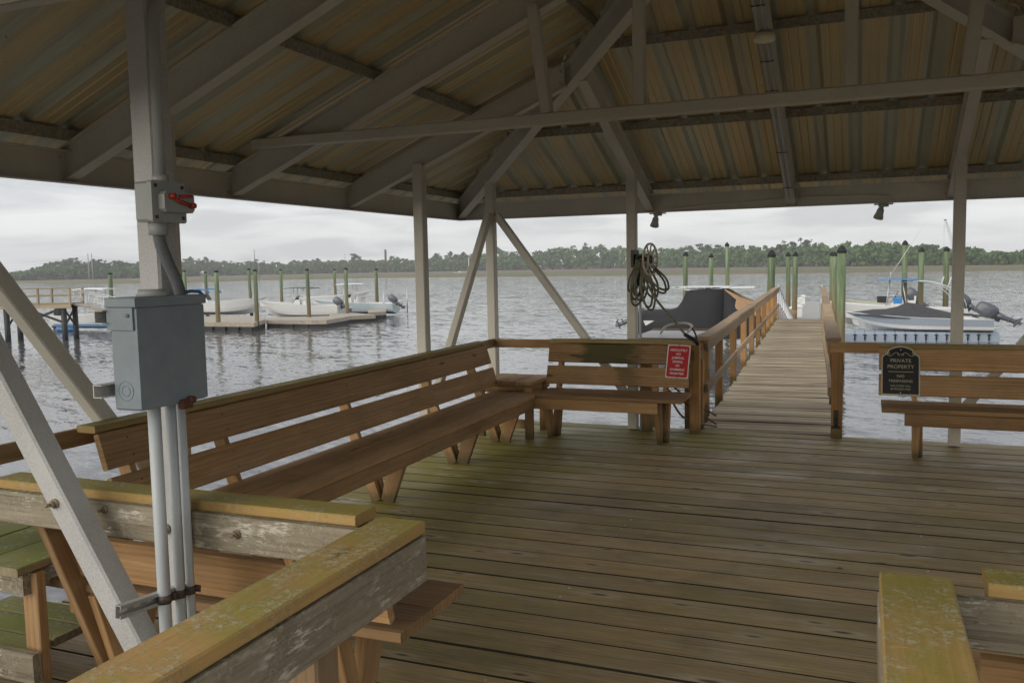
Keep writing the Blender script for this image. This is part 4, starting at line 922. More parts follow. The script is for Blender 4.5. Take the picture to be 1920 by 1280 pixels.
rail('grey weathered rail board with rusty bolts under the mossy cap at lower left', [('rail_board', (-3.82, 2.307, .868), (-1.25, 2.307, .868), .036, .125, 'greyw')], bolts=[((-1.94, 2.287, .872), (0, -1, 0)), ((-2.53, 2.287, .905), (0, -1, 0))])
rail('grey rail board behind the lichen covered cap at the lower right corner', [('rail_board', (.10, 2.307, .868), (2.35, 2.307, .868), .036, .125, 'greyw')])
rail('left entry railing with lichen spotted cap in the foreground', [('cap', (-1.288, -4, .981), (-1.283, 2.245, .981), .158, .038, 'near'), ('side_board', (-1.215, -4, .888), (-1.215, 2.235, .888), .036, .138, 'greyw')],
     posts=[((-1.285, 1.77, -.3), (-1.285, 1.77, .957), .10, 'railw'), ((-1.285, -.2, -.3), (-1.285, -.2, .957), .10, 'railw')])
rail('right entry railing with lichen spotted cap in the lower right foreground', [('cap', (.118, -4, .981), (.122, 2.215, .981), .158, .038, 'near'), ('side_board', (.058, -4, .888), (.058, 2.205, .888), .036, .138, 'greyw')],
     posts=[((.13, 1.60, -.3), (.13, 1.60, .957), .10, 'railw')])
gp = rail('stout walkway entrance post beside the red notice bench', [('rail_stub', (-1.62, 8.86, .80), (-1.56, 9.12, .80), .05, .10, 'bench')], posts=[((-1.60, 8.92, -.2), (-1.60, 8.92, .915), .10, 'postw')], name='railing_post')
gp = rail('stout walkway entrance post with black latch', [], posts=[((-.235, 9.06, -.2), (-.235, 9.06, .93), .105, 'postw')], name='railing_post')
mb = MB(); mb.box(-.262, -.222, 8.985, 9.005, .14, .28); mb.box(-.285, -.20, 8.975, 9.005, .10, .125); mb.cyl((-.242, 8.985, .20), (-.242, 8.965, .12), .014, 8); mb.build('latch', M['black'], gp)
# support posts under the far bench area
for x, lab in ((-2.09, 'short dark post behind the red notice bench'),):
    mb = MB(); mb.board((x, 8.87, 0), (x, 8.87, .86), .1, .06, up=(0, 1, 0)); tag(mb.build('bench_post', M['bench']), lab, 'post')
# ------------------------------------------------------------------ pavilion
pav = empty('pavilion', 'open sided steel pavilion with ribbed metal hip roof over the deck', 'pavilion')
CX = -.73; HX = 3.91; YF = 9.77; YN = 1.28; XL = -4.64; XR = 3.18; CYc = (YF+YN)/2; HY = (YF-YN)/2
ZB = 2.317; SLX = .422; RISE = SLX*HX; SLY = RISE/HY
def part(mb, nm, m_='steel'): return mb.build(nm, M[m_], pav)
def hss(s_, c=.008):
    a = s_/2; return [(a, -a+c), (a, a-c), (a-c, a), (-a+c, a), (-a, a-c), (-a, -a+c), (-a+c, -a), (a-c, -a)]
def post(x, y, zt, s_=.10, m_='steel'):
    mb = MB(); mb.profile((x, y, .012), (x, y, zt), hss(s_), up=(0, 1, 0)); part(mb, 'post', m_)
PX = (-3.855, -2.255, .795, 2.395); PY = (2.27, 4.07, 7.27, 8.95)
for x in PX: post(x, PY[3]-.02, 2.70)
for y in PY[1:3]: post(PX[0], y, 2.71); post(PX[3], y, 2.71)
post(PX[0], PY[0], 2.7)
NPX, NPY = -2.175, 2.246
mb = MB(); mb.profile((NPX, NPY, -.3), (NPX, NPY, 2.72), hss(.092)); part(mb, 'post', 'galv')
post(.86, 2.232, 2.7, m_='galv'); post(PX[3], PY[0], 2.7)
IB = [(.045, 0), (.045, .009), (.006, .014), (.006, .186), (.045, .191), (.045, .2), (-.045, .2), (-.045, .191), (-.006, .186), (-.006, .014), (-.045, .009), (-.045, 0)]
CB = lambda s_: [(s_*.0, 0), (s_*.0, .2), (s_*-.055, .2), (s_*-.055, .192), (s_*-.008, .192), (s_*-.008, .008), (s_*-.055, .008), (s_*-.055, 0)]
# eave beams (channels) all round
for A, B in (((XL, YN, ZB), (XL, YF, ZB)), ((XR, YF, ZB), (XR, YN, ZB)), ((XL, YF, ZB), (XR, YF, ZB)), ((XR, YN, ZB), (XL, YN, ZB))):
    mb = MB(); mb.profile(A, B, [(.0, 0), (.0, .2), (.06, .2), (.06, .192), (.008, .192), (.008, .008), (.06, .008), (.06, 0)][::1]); part(mb, 'eave_beam')
def zr(d): return ZB+.006+SLX*d   # rafter underside over inset from eave beam
def rafter(A, B, nm='rafter', pts=IB, clip=True):
    mb = MB(); A = V(A); B = V(B); mb.profile(A, B, pts)
    if clip:
        d = (B-A).normalized(); s_ = d.cross(V((0, 0, 1))).normalized()
        h = V((d.x, d.y, 0)).normalized()
        mb.board(A+s_*.055+V((0, 0, .01))-h*.012, A+s_*.055+V((0, 0, .19))-h*.012, .09, .008, up=h)
        for z in (.045, .15): q_ = A+s_*.055-h*.017+V((0, 0, z)); mb.cyl(q_+h*.02, q_-h*.012, .012, 8, mi=0)
    part(mb, nm)
g0 = .012
for y in (PY[1], 5.6, PY[2]):
    dd = min(HX-.05, (y-YN)*HX/HY-.06, (YF-y)*HX/HY-.06)
    rafter((XL+.01, y, zr(g0)), (XL+dd, y, zr(dd))); rafter((XR-.01, y, zr(g0)), (XR-dd, y, zr(dd)))
for x in (-2.255, CX, .795):
    dd = min(HY-.07, (x-XL)*HY/HX-.06, (XR-x)*HY/HX-.06)
    k_ = SLY/SLX
    rafter((x, YF-.01, ZB+.018), (x, YF-dd, ZB+.006+SLY*dd)); rafter((x, YN+.01, ZB+.018), (x, YN+dd, ZB+.006+SLY*dd))
IBH = [(a*1.1, b_) for a, b_ in IB]
for cx_, cy_ in ((XL, YF), (XR, YF), (XL, YN), (XR, YN)):
    sx_ = 1 if cx_ < 0 else -1; sy_ = 1 if cy_ < 5 else -1
    rafter((cx_+sx_*.02, cy_+sy_*.02, ZB+.012), (CX-sx_*.03, CYc-sy_*.03, ZB+RISE-.01), 'hip_rafter', IBH, clip=False)
# gusset plates where jack rafters meet the hips
def gusset(p, n_, w_=.16, h=.2):
    p = V(p); n_ = V(n_).normalized(); s_ = n_.cross(V((0, 0, 1))).normalized(); mb = MB()
    mb.board(p-s_*w_/2, p+s_*w_/2, h, .008, up=n_, c=.002)
    for a in (-.045,):
        for z in (-.05, .05): mb.cyl(p+s_*a+V((0, 0, z)), p+s_*a+V((0, 0, z))+n_*.02, .013, 8)
    part(mb, 'gusset_plate')
for y in (PY[2],):
    dd = (YF-y)*HX/HY-.10
    for xx, sg in ((XL+dd, 1), (XR-dd, -1)): gusset((xx-.06*sg, y-.012, zr(dd)+.10), (0, -1, 0))
# purlins: angles lying on the rafters, parallel to the eaves
PUR = [(.03, -.03), (.03, .0), (-.045, .0), (-.045, -.008), (.022, -.008), (.022, -.03)]
PUR = [(.035, 0), (.035, .075), (-.035, .075), (-.035, .066), (.027, .066), (.027, 0)]
for d in (.06, 1.32, 2.59, 3.78):
    z = ZB+.226+SLX*d; e_ = d*HY/HX
    for A, B in (((XL+d, YN+e_, z), (XL+d, YF-e_, z)), ((XR-d, YF-e_, z), (XR-d, YN+e_, z))):
        mb = MB(); mb.profile(A, B, PUR); part(mb, 'purlin', 'purlin')
for d in (.06, 1.30, 2.55, 3.85):
    z = ZB+.226+SLY*d; e_ = d*HX/HY
    for A, B in (((XL+e_, YF-d, z), (XR-e_, YF-d, z)), ((XR-e_, YN+d, z), (XL+e_, YN+d, z))):
        mb = MB(); mb.profile(A, B, PUR); part(mb, 'purlin', 'purlin')
# ribbed roofing: four faces; profile runs along the eave, sheets run up the slope
def roof_face(O, U, In, half, run, name='roof_panel'):
    # O eave midpoint (over beam), U along eave, In inward horizontal unit
    O = V(O); U = V(U); In = V(In); sl = RISE/run; nrm = (V((0, 0, 1))-In*sl).normalized(); ov = .44
    us = [-half-ov*half/run]; prof = []
    P_ = .305; i0 = int(-half/P_)-2
    for i in range(i0, -i0+1):
        c = i*P_+.02
        prof += [(c-.058, 0), (c-.024, .036), (c+.024, .036), (c+.058, 0), (c+.105, 0), (c+.115, .006), (c+.125, 0), (c+.175, 0), (c+.185, .006), (c+.195, 0)]
    prof = [p for p in prof if abs(p[0]) < half+ov*half/run-.001]; prof = sorted(prof+[(0.0001, 0)])
    mb = MB(); base = ZB+.226+.078
    for side in (0, 1):
        vs = []; gc = []
        for u, h in prof:
            top = run*(1-abs(u)/half)
            top = max(top, -ov); 
            for k_ in range(5):
                t = -ov+(top+ov)*k_/4
                p = O+U*u+In*t; p.z = base+sl*t; p += nrm*(h+(.0015 if side else 0))
                vs.append(p); gc.append((t+50, u+20+O.x, abs((u-.02+P_*200+P_/2) % P_-P_/2)))
        n = len(prof); fs = [[i*5+k_, (i+1)*5+k_, (i+1)*5+k_+1, i*5+k_+1] for i in range(n-1) for k_ in range(4)]
        mb.add(vs, fs, 0, gc, .5)
    return mb.build(name, M['roof'], pav, recalc=False)
roof_face((XL, CYc, 0), (0, 1, 0), (1, 0, 0), HY, HX); roof_face((XR, CYc, 0), (0, 1, 0), (-1, 0, 0), HY, HX)
roof_face((CX, YF, 0), (1, 0, 0), (0, -1, 0), HX, HY); roof_face((CX, YN, 0), (1, 0, 0), (0, 1, 0), HX, HY)
for cx_, cy_ in ((XL, YF), (XR, YF), (XL, YN), (XR, YN)):    # ridge flashing over the hips
    mb = MB(); A = V((cx_+(-.44 if cx_ < 0 else .44), cy_+(.46 if cy_ > 5 else -.46), ZB+.285-.18)); B = V((CX, CYc, ZB+.3+RISE)); mb.board(A+V((0, 0, .05)), B+V((0, 0, .05)), .30, .004); part(mb, 'hip_flashing', 'purlin')
# tie truss across the middle with hangers
mb = MB(); mb.profile((-4.36, 5.545, 2.715), (2.90, 5.545, 2.715), hss(.078)); part(mb, 'tie_beam')
for x in (CX-.615, CX+.64): mb = MB(); mb.profile((x, 5.545, 2.755), (x, 5.545, ZB+.05+SLX*(HX-abs(x-CX))), hss(.075), up=(0, 1, 0)); part(mb, 'hanger')
for s_ in (-1, 1): mb = MB(); mb.profile((CX+s_*1.24, 5.545, 2.755), (CX+s_*1.33, 5.545, ZB+.05+SLX*(HX-1.33)), hss(.075), up=(0, 1, 0)); part(mb, 'hanger')
# diagonal braces
def brace(A, B, s_=.078, m_='steel', up=(0, 0, 1)): mb = MB(); mb.profile(A, B, hss(s_), up=up); part(mb, 'brace', m_)
brace((-3.78, 8.93, 2.31), (-2.32, 8.93, .36)); brace((-3.855, 8.86, 2.31), (-3.855, 7.36, .35))
brace((2.33, 8.93, 2.31), (.87, 8.93, .36)); brace((2.395, 8.86, 2.31), (2.395, 7.36, .35))
brace((-3.855, 2.36, 2.52), (-3.855, 3.98, .35), .09)
brace((-3.72, 2.18, 2.72), (-2.16, 2.18, .31), .09, 'galv', (0, 1, 0))
for bx, by, bz in ((-2.586, 2.135, .963), (-2.155, 2.20, .896)):
    mb = MB(); mb.cyl((bx, by, bz), (bx, by-.008, bz), .017, 12); mb.cyl((bx, by-.008, bz), (bx, by-.022, bz), .012, 6, smooth=False); mb.cyl((bx, by-.022, bz), (bx, by-.04, bz), .006, 8); part(mb, 'bolt', 'bolt')
# ------------------------------------------------------------------ lamp, floodlights, conduits under the roof
def onroof(y, dz=0): return ZB+.006+SLY*(YF-y)+dz
lp = empty('ceiling_lamp', 'round cream lamp hanging from the middle rafter', 'lamp', (CX+.01, 6.90, 0))
mb = MB(); zc_ = onroof(6.9, -.02); rings = [[V((r_*math.cos(a*.3927), r_*math.sin(a*.3927), zc_+z)) for a in range(16)] for r_, z in ((.075, .02), (.082, -.01), (.078, -.03), (.04, -.04), (.004, -.042))]
mb.loft(rings); mb.build('lens', M['lamp'], lp)
mb = MB(); mb.cyl((0, 0, zc_+.02), (0, 0, zc_+.045), .06, 16); mb.build('base', M['purlin'], lp)
cdt = empty('ceiling_conduit', 'pair of thin conduits clipped under the middle rafter', 'conduit')
for dx in (-.022, .022): mb = MB(); mb.tube([(CX+dx, y, onroof(y, -.014)) for y in (9.6, 8.0, 6.98)], .010, 6); mb.tube([(CX+dx, y, onroof(y, -.014)) for y in (6.82, 6.2, 5.75)], .010, 6); mb.build('pipe', M['pvc'], cdt)
mb = MB()
for y in (9.3, 8.6, 7.6, 7.2, 6.55): mb.board((CX-.05, y, onroof(y, -.02)), (CX+.05, y, onroof(y, -.02)), .02, .006)
mb.build('clip', M['rust'], cdt)
ec = empty('eave_conduit', 'thin conduit along the far eave beam between the two floodlights', 'conduit')
mb = MB(); mb.tube([(-2.1, YF-.085, 2.34), (-1.6, YF-.075, 2.37), (-.80, YF-.075, 2.41)], .012, 6); mb.tube([(-.66, YF-.075, 2.41), (0, YF-.075, 2.40), (.22, YF-.075, 2.385)], .012, 6); mb.build('pipe', M['steel'], ec)
mb = MB(); mb.box(-.80, -.66, YF-.11, YF-.06, 2.375, 2.43); mb.build('junction_box', M['steel'], ec)
for x, lab in ((-2.16, 'left floodlight under the far eave beam'), (.17, 'right floodlight under the far eave beam')):
    o = empty('floodlight', lab, 'floodlight', (x, YF-.04, 0), group='floodlights under the far eave')
    mb = MB(); mb.cyl((0, 0, 2.28), (0, 0, 2.315), .05, 12); mb.box(-.09, .09, -.03, .03, 2.30, 2.312); mb.tube([(0, 0, 2.29), (-.02, 0, 2.265)], .015, 6); mb.build('mount', M['switch'], o)
    mb = MB(); rings = []; ax = V((-.25, .35, -.9)).normalized(); s1 = ax.orthogonal().normalized(); s2 = ax.cross(s1); c0 = V((-.02, 0, 2.27))
    for t, r_ in ((0, .022), (.02, .034), (.06, .038), (.10, .05), (.115, .05), (.112, .04)): rings.append([c0+ax*t+s1*r_*math.cos(a*.5236)+s2*r_*math.sin(a*.5236) for a in range(12)])
    mb.loft(rings); mb.build('head', M['switch'], o)
# ------------------------------------------------------------------ electrical gear on the near post
pb = empty('electrical_box', 'grey blue steel breaker box mounted on the near steel post', 'electrical box')
bx0, bx1, by0, by1, bz0, bz1 = -2.127, -2.03, 1.99, 2.275, 1.333, 1.674
mb = MB(); mb.box(bx0, bx1, by0, by1, bz0, bz1, c=.006); mb.build('enclosure', M['box'], pb)
mb = MB(); mb.box(bx1+.001, bx1+.007, by0-.001, by1+.001, bz0+.004, bz1-.028, c=.003); mb.build('door', M['box'], pb)
mb = MB(); mb.box(bx0-.012, bx1+.012, by0-.010, by1+.008, bz1-.026, bz1+.004, c=.003); mb.box(bx0-.010, bx1-.004, by0-.007, by0-.0015, bz1-.095, bz1-.0265, c=.001); mb.build('rain_hood', M['box'], pb)
mb = MB(); mb.cyl((bx0+.07, by0+.10, bz1+.005), (bx0+.07, by0+.10, bz1+.026), .048, 20, .04); mb.build('hub_cap', M['switch'], pb)
mb = MB(); mb.box(bx1+.002, bx1+.022, by0+.155, by0+.20, bz0-.018, bz0+.012, c=.003); mb.cyl((bx1+.008, by0+.198, bz0+.008), (bx1+.028, by0+.198, bz0+.008), .012, 10); mb.build('hasp', M['rust'], pb)
mb = MB()
for r_ in (.03, .016):
    P_ = [(bx0+.045+r_*math.cos(a*.3927), by0-.0005, bz0+.06+r_*math.sin(a*.3927)) for a in range(17)]; mb.tube(P_, .0012, 4)
mb.cyl((bx1-.022, by0-.005, bz1-.05), (bx1-.022, by0-.012, bz1-.05), .006, 8); mb.build('knockout', M['box'], pb)
for z in (1.395, 1.62):
    mb = MB(); mb.profile((-2.148, 1.945 if z < 1.5 else 1.965, z), (-2.148, 2.198, z), [(-.02, -.02), (-.02, .02), (.014, .02), (.014, .017), (-.016, .017), (-.016, -.017), (.014, -.017), (.014, -.02)]); mb.build('mounting_channel', M['galv'], pb)
mb = MB(); mb.tube([(-2.09, by1-.03, bz1+.007), (-2.09, by1+.02, bz1+.014), (-2.09, by1+.06, bz1+.010), (-2.09, by1+.085, bz1-.010)], .006, 6); mb.build('cable', M['navy'], pb)
sw = empty('isolator_switch', 'small grey isolator with red rotary handle above the breaker box', 'switch')
sx0, sx1, sy0, sy1, sz0, sz1 = -2.128, -2.045, 2.114, 2.253, 1.911, 2.037
mb = MB(); mb.box(sx0, sx1-.03, sy0, sy1, sz0, sz1, c=.008); mb.build('housing', M['switch'], sw)
mb = MB(); mb.box(sx1-.029, sx1-.012, sy0-.004, sy1+.004, sz0-.002, sz1+.002, c=.006); mb.box(sx1-.011, sx1+.016, sy0+.02, sy1+.012, sz0+.030, sz1-.032, c=.01); mb.build('cover', M['switch'], sw)
mb = MB(); mb.tube([(sx1+.024, sy0+.045, (sz0+sz1)/2+.016), (sx1+.03, (sy0+sy1)/2+.004, (sz0+sz1)/2), (sx1+.024, sy1-.008, (sz0+sz1)/2-.010)], .006, 8)
for a, b_ in ((sy0+.045, .016), (sy1-.008, -.010)): mb.cyl((sx1+.014, a, (sz0+sz1)/2+b_), (sx1+.036, a, (sz0+sz1)/2+b_), .009, 8)
mb.tube([(sx1+.022, sy0+.08, (sz0+sz1)/2+.018), (sx1+.03, sy1-.012, (sz0+sz1)/2+.02)], .005, 8)
mb.build('handle', M['red'], sw)
mb = MB()
for a in (sy0+.012, sy1-.012):
    for z in (sz0+.014, sz1-.014): mb.cyl((sx1-.013, a, z), (sx1-.008, a, z), .006, 8)
mb.build('screw', M['rust'], sw)
cd = empty('rigid_conduit', 'grey vertical conduit rising from the isolator to the roof', 'conduit')
mb = MB(); mb.tube([(-2.10, 2.195, 2.04), (-2.10, 2.20, 2.53), (-2.10, 2.208, 2.57), (-2.09, 2.225, 2.62), (-2.07, 2.26, 2.68), (-2.03, 2.33, 2.76)], .0175, 12); mb.build('pipe', M['switch'], cd)
mb = MB(); mb.cyl((-2.10, 2.195, 2.037), (-2.10, 2.195, 2.062), .026, 12); mb.build('clamp', M['galv'], cd)
fx = empty('flexible_conduit', 'dark ribbed flexible conduit between the isolator and the breaker box', 'conduit')
path = [V((-2.09, 2.165, 1.885)), V((-2.09, 2.172, 1.84)), V((-2.085, 2.195, 1.78)), V((-2.08, 2.222, 1.72)), V((-2.08, 2.236, 1.675))]
def smooth_path(P, n=8):
    out_ = []
    for i in range(len(P)-1):
        p0, p1, p2, p3 = P[max(i-1, 0)], P[i], P[i+1], P[min(i+2, len(P)-1)]
        for j in range(n):
            t = j/n; out_.append(.5*((2*p1)+(-p0+p2)*t+(2*p0-5*p1+4*p2-p3)*t*t+(-p0+3*p1-3*p2+p3)*t**3))
    return out_+[P[-1]]
mb = MB(); mb.tube(smooth_path(path), .0175, 12)
sp_ = smooth_path(path, 10)
for i in range(1, len(sp_)-1): d = (sp_[i+1]-sp_[i-1]).normalized(); mb.cyl(sp_[i]-d*.0015, sp_[i]+d*.0015, .0195, 12)
mb.build('pipe', M['pvcd'], fx)
mb = MB(); mb.cyl((-2.09, 2.165, 1.91), (-2.09, 2.165, 1.87), .030, 14); mb.build('fitting', M['switch'], fx)
for i, (y, r_, zb) in enumerate(((2.113, .0205, 0), (2.182, .0163, 0), (2.230, .0145, 0))):
    o = tag(MB(), None) if False else None
    mb = MB(); mb.tube([(-2.098, y, bz0+.002), (-2.098, y, .9), (-2.098, y, -.05)], r_, 14)
    tag(mb.build('rigid_conduit', M['pvc']), ('thickest of the three grey conduits below the breaker box', 'middle of the three grey conduits below the breaker box', 'rightmost of the three grey conduits below the breaker box')[i], 'conduit', 'grey conduits below the breaker box')
st = empty('strut_channel', 'slotted steel channel clamping the three conduits low on the near post', 'bracket')
CHM = Matrix.Translation((-2.1275, 1.94, .712)) @ Matrix.Rotation(R(-5.6), 4, 'X')
mb = MB()
mb.box(-.0, .002, 0, .32, -.021, .021, c=.0003); mb.box(.002, .022, 0, .32, .0185, .021, c=.0003); mb.box(.002, .022, 0, .32, -.021, -.0185, c=.0003)
mb.box(.0205, .0225, .0, .32, .010, .0183, c=.0003); mb.box(.0205, .0225, 0, .32, -.0183, -.010, c=.0003)
mb.xf(CHM).build('channel', M['galv'], st)
for y in (.03, .085, .14):
    mb = MB(); mb.box(.0023, .0033, y-.014, y+.014, -.006, .006, c=.0003); mb.xf(CHM).build('slot', M['signwhite'], st)
for y, r_ in ((2.113, .0225), (2.182, .0183), (2.230, .0165)):
    zz = .712-(y-1.94)*.1; mb = MB(); mb.cyl((-2.098, y, zz-.014), (-2.098, y, zz+.014), r_, 14); mb.box(-2.10, -2.072, y+r_-.002, y+r_+.004, zz-.012, zz+.012); mb.cyl((-2.086, y+r_-.006, zz), (-2.086, y+r_+.016, zz), .006, 8); mb.build('clamp', M['clamp'], st)
# ------------------------------------------------------------------ signs
def rrect(w_, h, r_, n=5):
    P_ = []
    for cx_, cy_, a0_ in ((w_/2-r_, h/2-r_, 0), (-w_/2+r_, h/2-r_, 90), (-w_/2+r_, -h/2+r_, 180), (w_/2-r_, -h/2+r_, 270)):
        for i in range(n+1): a = R(a0_+90*i/n); P_.append((cx_+r_*math.cos(a), cy_+r_*math.sin(a)))
    return P_
def sign_frame(c, lean):   # local xy = sign plane, z = towards viewer (-y world)
    return Matrix.Translation(c) @ Matrix.Rotation(R(90)-lean, 4, 'X')
s1 = empty('notice_sign', 'red and white no jumping, diving or swimming notice on the short bench back', 'sign')
F1 = sign_frame((-1.714, 8.603, .770), R(16.7)); Fr = F1 @ Matrix.Rotation(R(-2.2), 4, 'Z')
mb = MB(); mb.prism(rrect(.228, .338, .012), -.001, .0015, Fr); mb.build('plate', M['signwhite'], s1)
mb = MB(); mb.prism(rrect(.208, .318, .016), .0018, .0026, Fr); mb.build('red_field', M['signred'], s1)
for i, (tx, sz) in enumerate((('ABSOLUTELY', .0305), ('NO', .0305), ('JUMPING,', .0305), ('DIVING,', .0305), ('OR', .0305), ('SWIMMING', .0305), ('FROM PIER', .0305))):
    text_mesh(tx, sz, M['signwhite'], s1, V((0, 0, 0)), Fr @ Matrix.Translation((0, .114-i*.0395, .0034)), sx=.95, bold=.0006)
mb = MB()
for y_ in (.162, -.162): P_ = Fr @ V((0, y_, .002)); Q_ = Fr @ V((0, y_, .006)); mb.cyl(P_, Q_, .005, 8)
mb.build('screw', M['rust'], s1)
s2 = empty('property_sign', 'black private property sign with gold border on the right bench', 'sign')
F2 = sign_frame((.317, 8.594, .735), R(16.7))
def ornate(w_, h, k_=1.0):
    half = [(w_/2, -h/2), (w_/2, h*.27), (w_/2-.012, h*.315), (w_/2-.03, h*.335), (w_/2-.045, h*.37)]
    half += [(x*w_/2, h*(.38+.12*math.cos(x*1.75)**1.0)) for x in (.62, .5, .38, .25, .12, 0)]
    return half+[(-x, y) for x, y in half[-2::-1]]
mb = MB(); mb.prism(ornate(.322, .455), -.002, .002, F2); mb.build('border', M['gold'], s2)
mb = MB(); mb.prism(ornate(.300, .431), .0023, .0034, F2); mb.build('black_field', M['signblack'], s2)
for tx, sz, yy, sx_ in (('PRIVATE', .047, .090, 1.0), ('PROPERTY', .047, .034, 1.0), ('NO', .035, -.052, 1.15), ('TRESPASSING', .033, -.097, 1.02), ('VIOLATORS WILL', .0225, -.142, .98), ('BE PROSECUTED', .0225, -.171, .98)):
    text_mesh(tx, sz, M['gold'], s2, V((0, 0, 0)), F2 @ Matrix.Translation((0, yy, .0042)), sx=sx_)
mb = MB(); mb.prism([(-.105, -.013), (.105, -.013), (.105, -.009), (-.105, -.009)], .0036, .0046, F2)
for s_ in (-1, 1):
    P_ = [F2 @ V((s_*(.012+.105*t), .150+.016*math.sin(t*6.3), .005)) for t in [i/14 for i in range(15)]]; mb.tube(P_, .0024, 5)
    P_ = [F2 @ V((s_*(.108+(.018-.012*t)*math.cos(t*7)), .158+(.018-.012*t)*math.sin(t*7), .005)) for t in [i/16 for i in range(17)]]; mb.tube(P_, .0022, 5)
    P_ = [F2 @ V((s_*(.016+(.012-.008*t)*math.cos(3+t*6)), .150+(.012-.008*t)*math.sin(3+t*6), .005)) for t in [i/12 for i in range(13)]]; mb.tube(P_, .002, 5)
mb.build('scroll_ornament', M['gold'], s2)
mb = MB()
for y_ in (.192, -.203): P_ = F2 @ V((0, y_, .003)); Q_ = F2 @ V((0, y_, .008)); mb.cyl(P_, Q_, .0055, 8)
mb.build('screw', M['alu'], s2)
# ------------------------------------------------------------------ hose on its reel
hr = empty('hose_reel', 'round pierced hose reel fixed to the far steel post', 'hose reel', (-2.18, 8.80, 1.79)); hr.rotation_euler = (0, 0, R(-14))
mb = MB(); n = 28
for r0_, r1_ in ((.150, .170), (.045, .062)):
    vs = []; 
    for i in range(n):
        a = 2*math.pi*i/n
        for x_, r_ in ((.155, r0_), (.155, r1_), (.168, r1_), (.168, r0_)): vs.append((x_, r_*math.cos(a), r_*math.sin(a)))
    mb.add(vs, [[i*4+j, i*4+(j+1) % 4, ((i+1) % n)*4+(j+1) % 4, ((i+1) % n)*4+j] for i in range(n) for j in range(4)], 0)
for i in range(10):
    a = 2*math.pi*i/10; b_ = a+.35; mb.tube([(.161, .055*math.cos(a), .055*math.sin(a)), (.165, .11*math.cos(b_), .11*math.sin(b_)), (.161, .155*math.cos(a+.15), .155*math.sin(a+.15))], .008, 5)
mb.build('disc', M['reel'], hr)
mb = MB(); mb.cyl((-.01, 0, 0), (.16, 0, 0), .045, 14); mb.box(-.03, .0, -.06, .06, -.08, .10); mb.cyl((.02, .0, -.02), (.05, -.05, -.26), .02, 8); mb.build('hub', M['black'], hr)
ho = empty('garden_hose', 'olive garden hose looped over the reel and trailing to the bench end', 'hose')
hx, hy, hz = -2.18, 8.80, 1.79
loops = [(.012, .52, -.10, .05), (.030, .60, -.06, .075), (.045, .47, -.02, .06), (.060, .54, .02, .07), (.075, .62, .05, .06), (.090, .66, .09, .075), (.105, .50, .16, .08), (.120, .44, .22, .09), (.130, .40, .28, .10), (.022, .42, -.13, .06)]
mb = MB()
for x_, dp, sw_, wd in loops:
    a_ = rnd.uniform(-.03, .03); dp *= .78; sw_ *= .62; wd *= .72
    K = [(0, 0, .052), (.3, .5, .02), (.75, .95, -.22), (1.0, 1.0, -.62), (.55, .7, -.93), (0, 0, -1.0), (-.6, -.6, -.88), (-.9, -.9, -.55), (-.65, -.8, -.2), (-.3, -.45, .02), (0, 0, .052)]
    P_ = []
    for i_, (p_, q_, r_) in enumerate(K):
        v = max(0, -r_); zz = .052 if r_ > .04 else (r_ if r_ > 0 else r_*dp)
        lx = min(1, v*1.6); P_.append(V((hx+x_+sw_*v**1.4+p_*wd*lx+a_*v, hy-.01+q_*(.05+.04*lx), hz+zz)))
    mb.tube(smooth_path(P_, 6), .0115, 8)
A = [V((hx+.10, hy-.04, hz+.03)), V((hx+.11, hy-.08, 1.62)), V((hx+.22, hy-.10, 1.40)), V((hx+.40, hy-.10, 1.18)), V((-1.66, 8.72, 1.03))]
mb.tube(smooth_path(A), .0125, 8); mb.build('hose_line', M['hose'], ho)
mb = MB(); mb.tube(smooth_path([V((-1.67, 8.72, 1.035)), V((-1.61, 8.72, 1.0)), V((-1.56, 8.74, .965)), V((-1.545, 8.76, .93))]), .02, 8); mb.tube(smooth_path([V((-1.60, 8.74, 1.10)), V((-1.565, 8.74, 1.04)), V((-1.55, 8.76, .96))]), .009, 6); mb.build('nozzle', M['black'], ho)
mb = MB(); mb.tube([(-2.165, 8.90, .0), (-2.165, 8.90, 1.45), (-2.165, 8.86, 1.6)], .014, 8); tag(mb.build('water_pipe', M['pvc']), 'thin riser pipe against the far post below the hose reel', 'pipe')
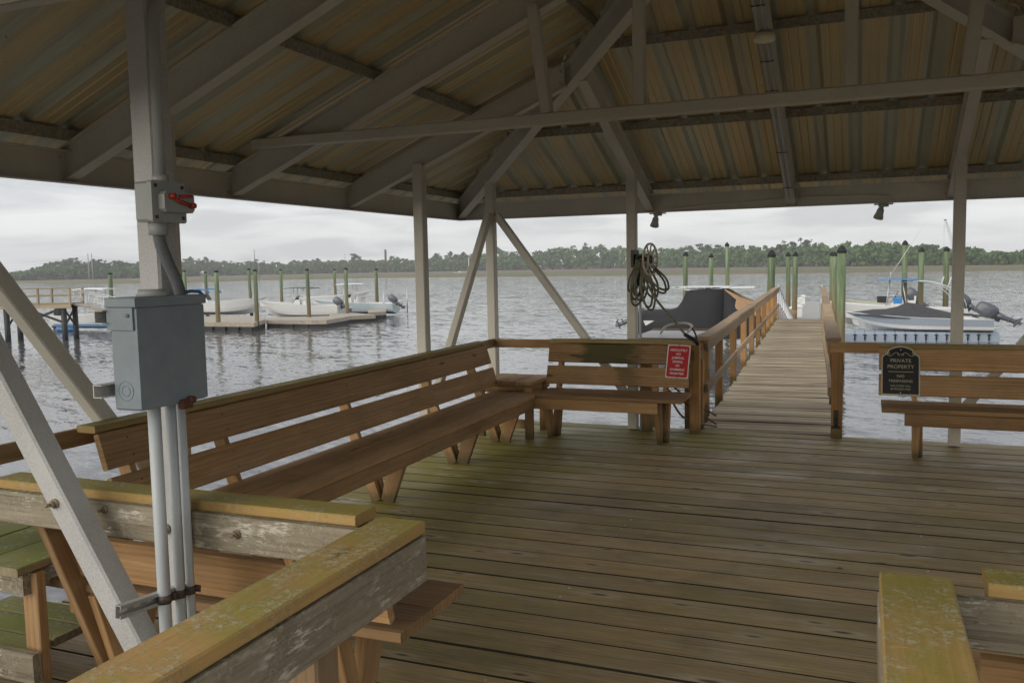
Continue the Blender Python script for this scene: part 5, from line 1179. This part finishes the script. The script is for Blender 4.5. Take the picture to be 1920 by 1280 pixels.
# fish cleaning table beyond the rail
ft = empty('fish_cleaning_table', 'off white topped cleaning table beyond the short bench', 'table')
mb = MB(); mb.box(-2.42, -1.72, 9.45, 10.55, .905, .93, c=.005); mb.build('table_top', M['table'], ft)
mb = MB(); mb.box(-2.42, -1.72, 10.552, 10.59, .89, .95); mb.box(-1.718, -1.68, 9.45, 10.59, .89, .945); mb.box(-2.42, -1.72, 9.41, 9.448, .87, .932); mb.build('edge_board', M['railw'], ft)
mb = MB(); mb.box(-1.95, -1.71, 9.5, 9.95, .66, .90, c=.01); mb.build('basin', M['table'], ft)
for x in (-2.38, -1.76):
    for y in (9.46, 10.5): mb = MB(); mb.board((x, y, -.7), (x, y, .885), .09, .09, up=(0, 1, 0)); mb.build('leg', M['postw'], ft)
mb = MB(); mb.tube(smooth_path([V((-2.15, 9.8, .95)), V((-2.1, 9.9, 1.03)), V((-1.93, 10.0, 1.06)), V((-1.82, 9.95, 1.03)), V((-1.84, 9.8, .97))]), .014, 8); tag(mb.build('white_hose', M['hose2']), 'white hose loop lying on the cleaning table', 'hose')
mb = MB(); mb.tube([(-1.84, 8.86, .50), (-1.70, 8.95, .36), (-1.45, 9.3, .12)], .011, 6); tag(mb.build('mooring_rope', M['rope']), 'upper brown rope stretched beside the walkway entrance', 'rope')
mb = MB(); mb.tube([(-1.86, 8.86, .44), (-1.70, 8.95, .29), (-1.45, 9.3, .03)], .011, 6); tag(mb.build('mooring_rope', M['rope']), 'lower brown rope stretched beside the walkway entrance', 'rope')
mb = MB(); mb.tube(smooth_path([V((-1.85, 8.9, .36)), V((-1.80, 8.9, .26)), V((-1.72, 8.9, .16)), V((-1.6, 8.95, .10)), V((-1.4, 9.05, .05))]), .012, 6); tag(mb.build('mooring_rope', M['hose']), 'slack olive line curving under the short bench end', 'rope')
# fallen leaf on the deck
mb = MB(); P0 = onz(1574, 1066, .004); mb.add([P0+V((-.02, 0, 0)), P0+V((0, -.008, .004)), P0+V((.022, .002, .001)), P0+V((.0, .009, .006)), P0+V((.0, 0, .012))], [[0, 1, 4], [1, 2, 4], [2, 3, 4], [3, 0, 4]]); tag(mb.build('dead_leaf', M['rust']), 'small curled reddish leaf lying on the deck boards', 'leaf')

# ------------------------------------------------------------------ haze
hm = bpy.data.materials.new('haze_air'); hm.use_nodes = True; t = hm.node_tree; t.nodes.clear()
ho_ = t.nodes.new('ShaderNodeOutputMaterial'); hv = t.nodes.new('ShaderNodeVolumePrincipled'); hv.inputs['Density'].default_value = .00038; hv.inputs['Color'].default_value = (.95, .97, 1, 1); hv.inputs['Anisotropy'].default_value = .2
t.links.new(hv.outputs[0], ho_.inputs['Volume'])
mb = MB(); mb.add([(x, y, z) for z in (-5.5, 62) for x, y in ((-2000, -120), (1300, -120), (1300, 1800), (-2000, 1800))], [[0, 3, 2, 1], [4, 5, 6, 7], [0, 1, 5, 4], [1, 2, 6, 5], [2, 3, 7, 6], [3, 0, 4, 7]])
tag(mb.build('haze', hm), kind='stuff')
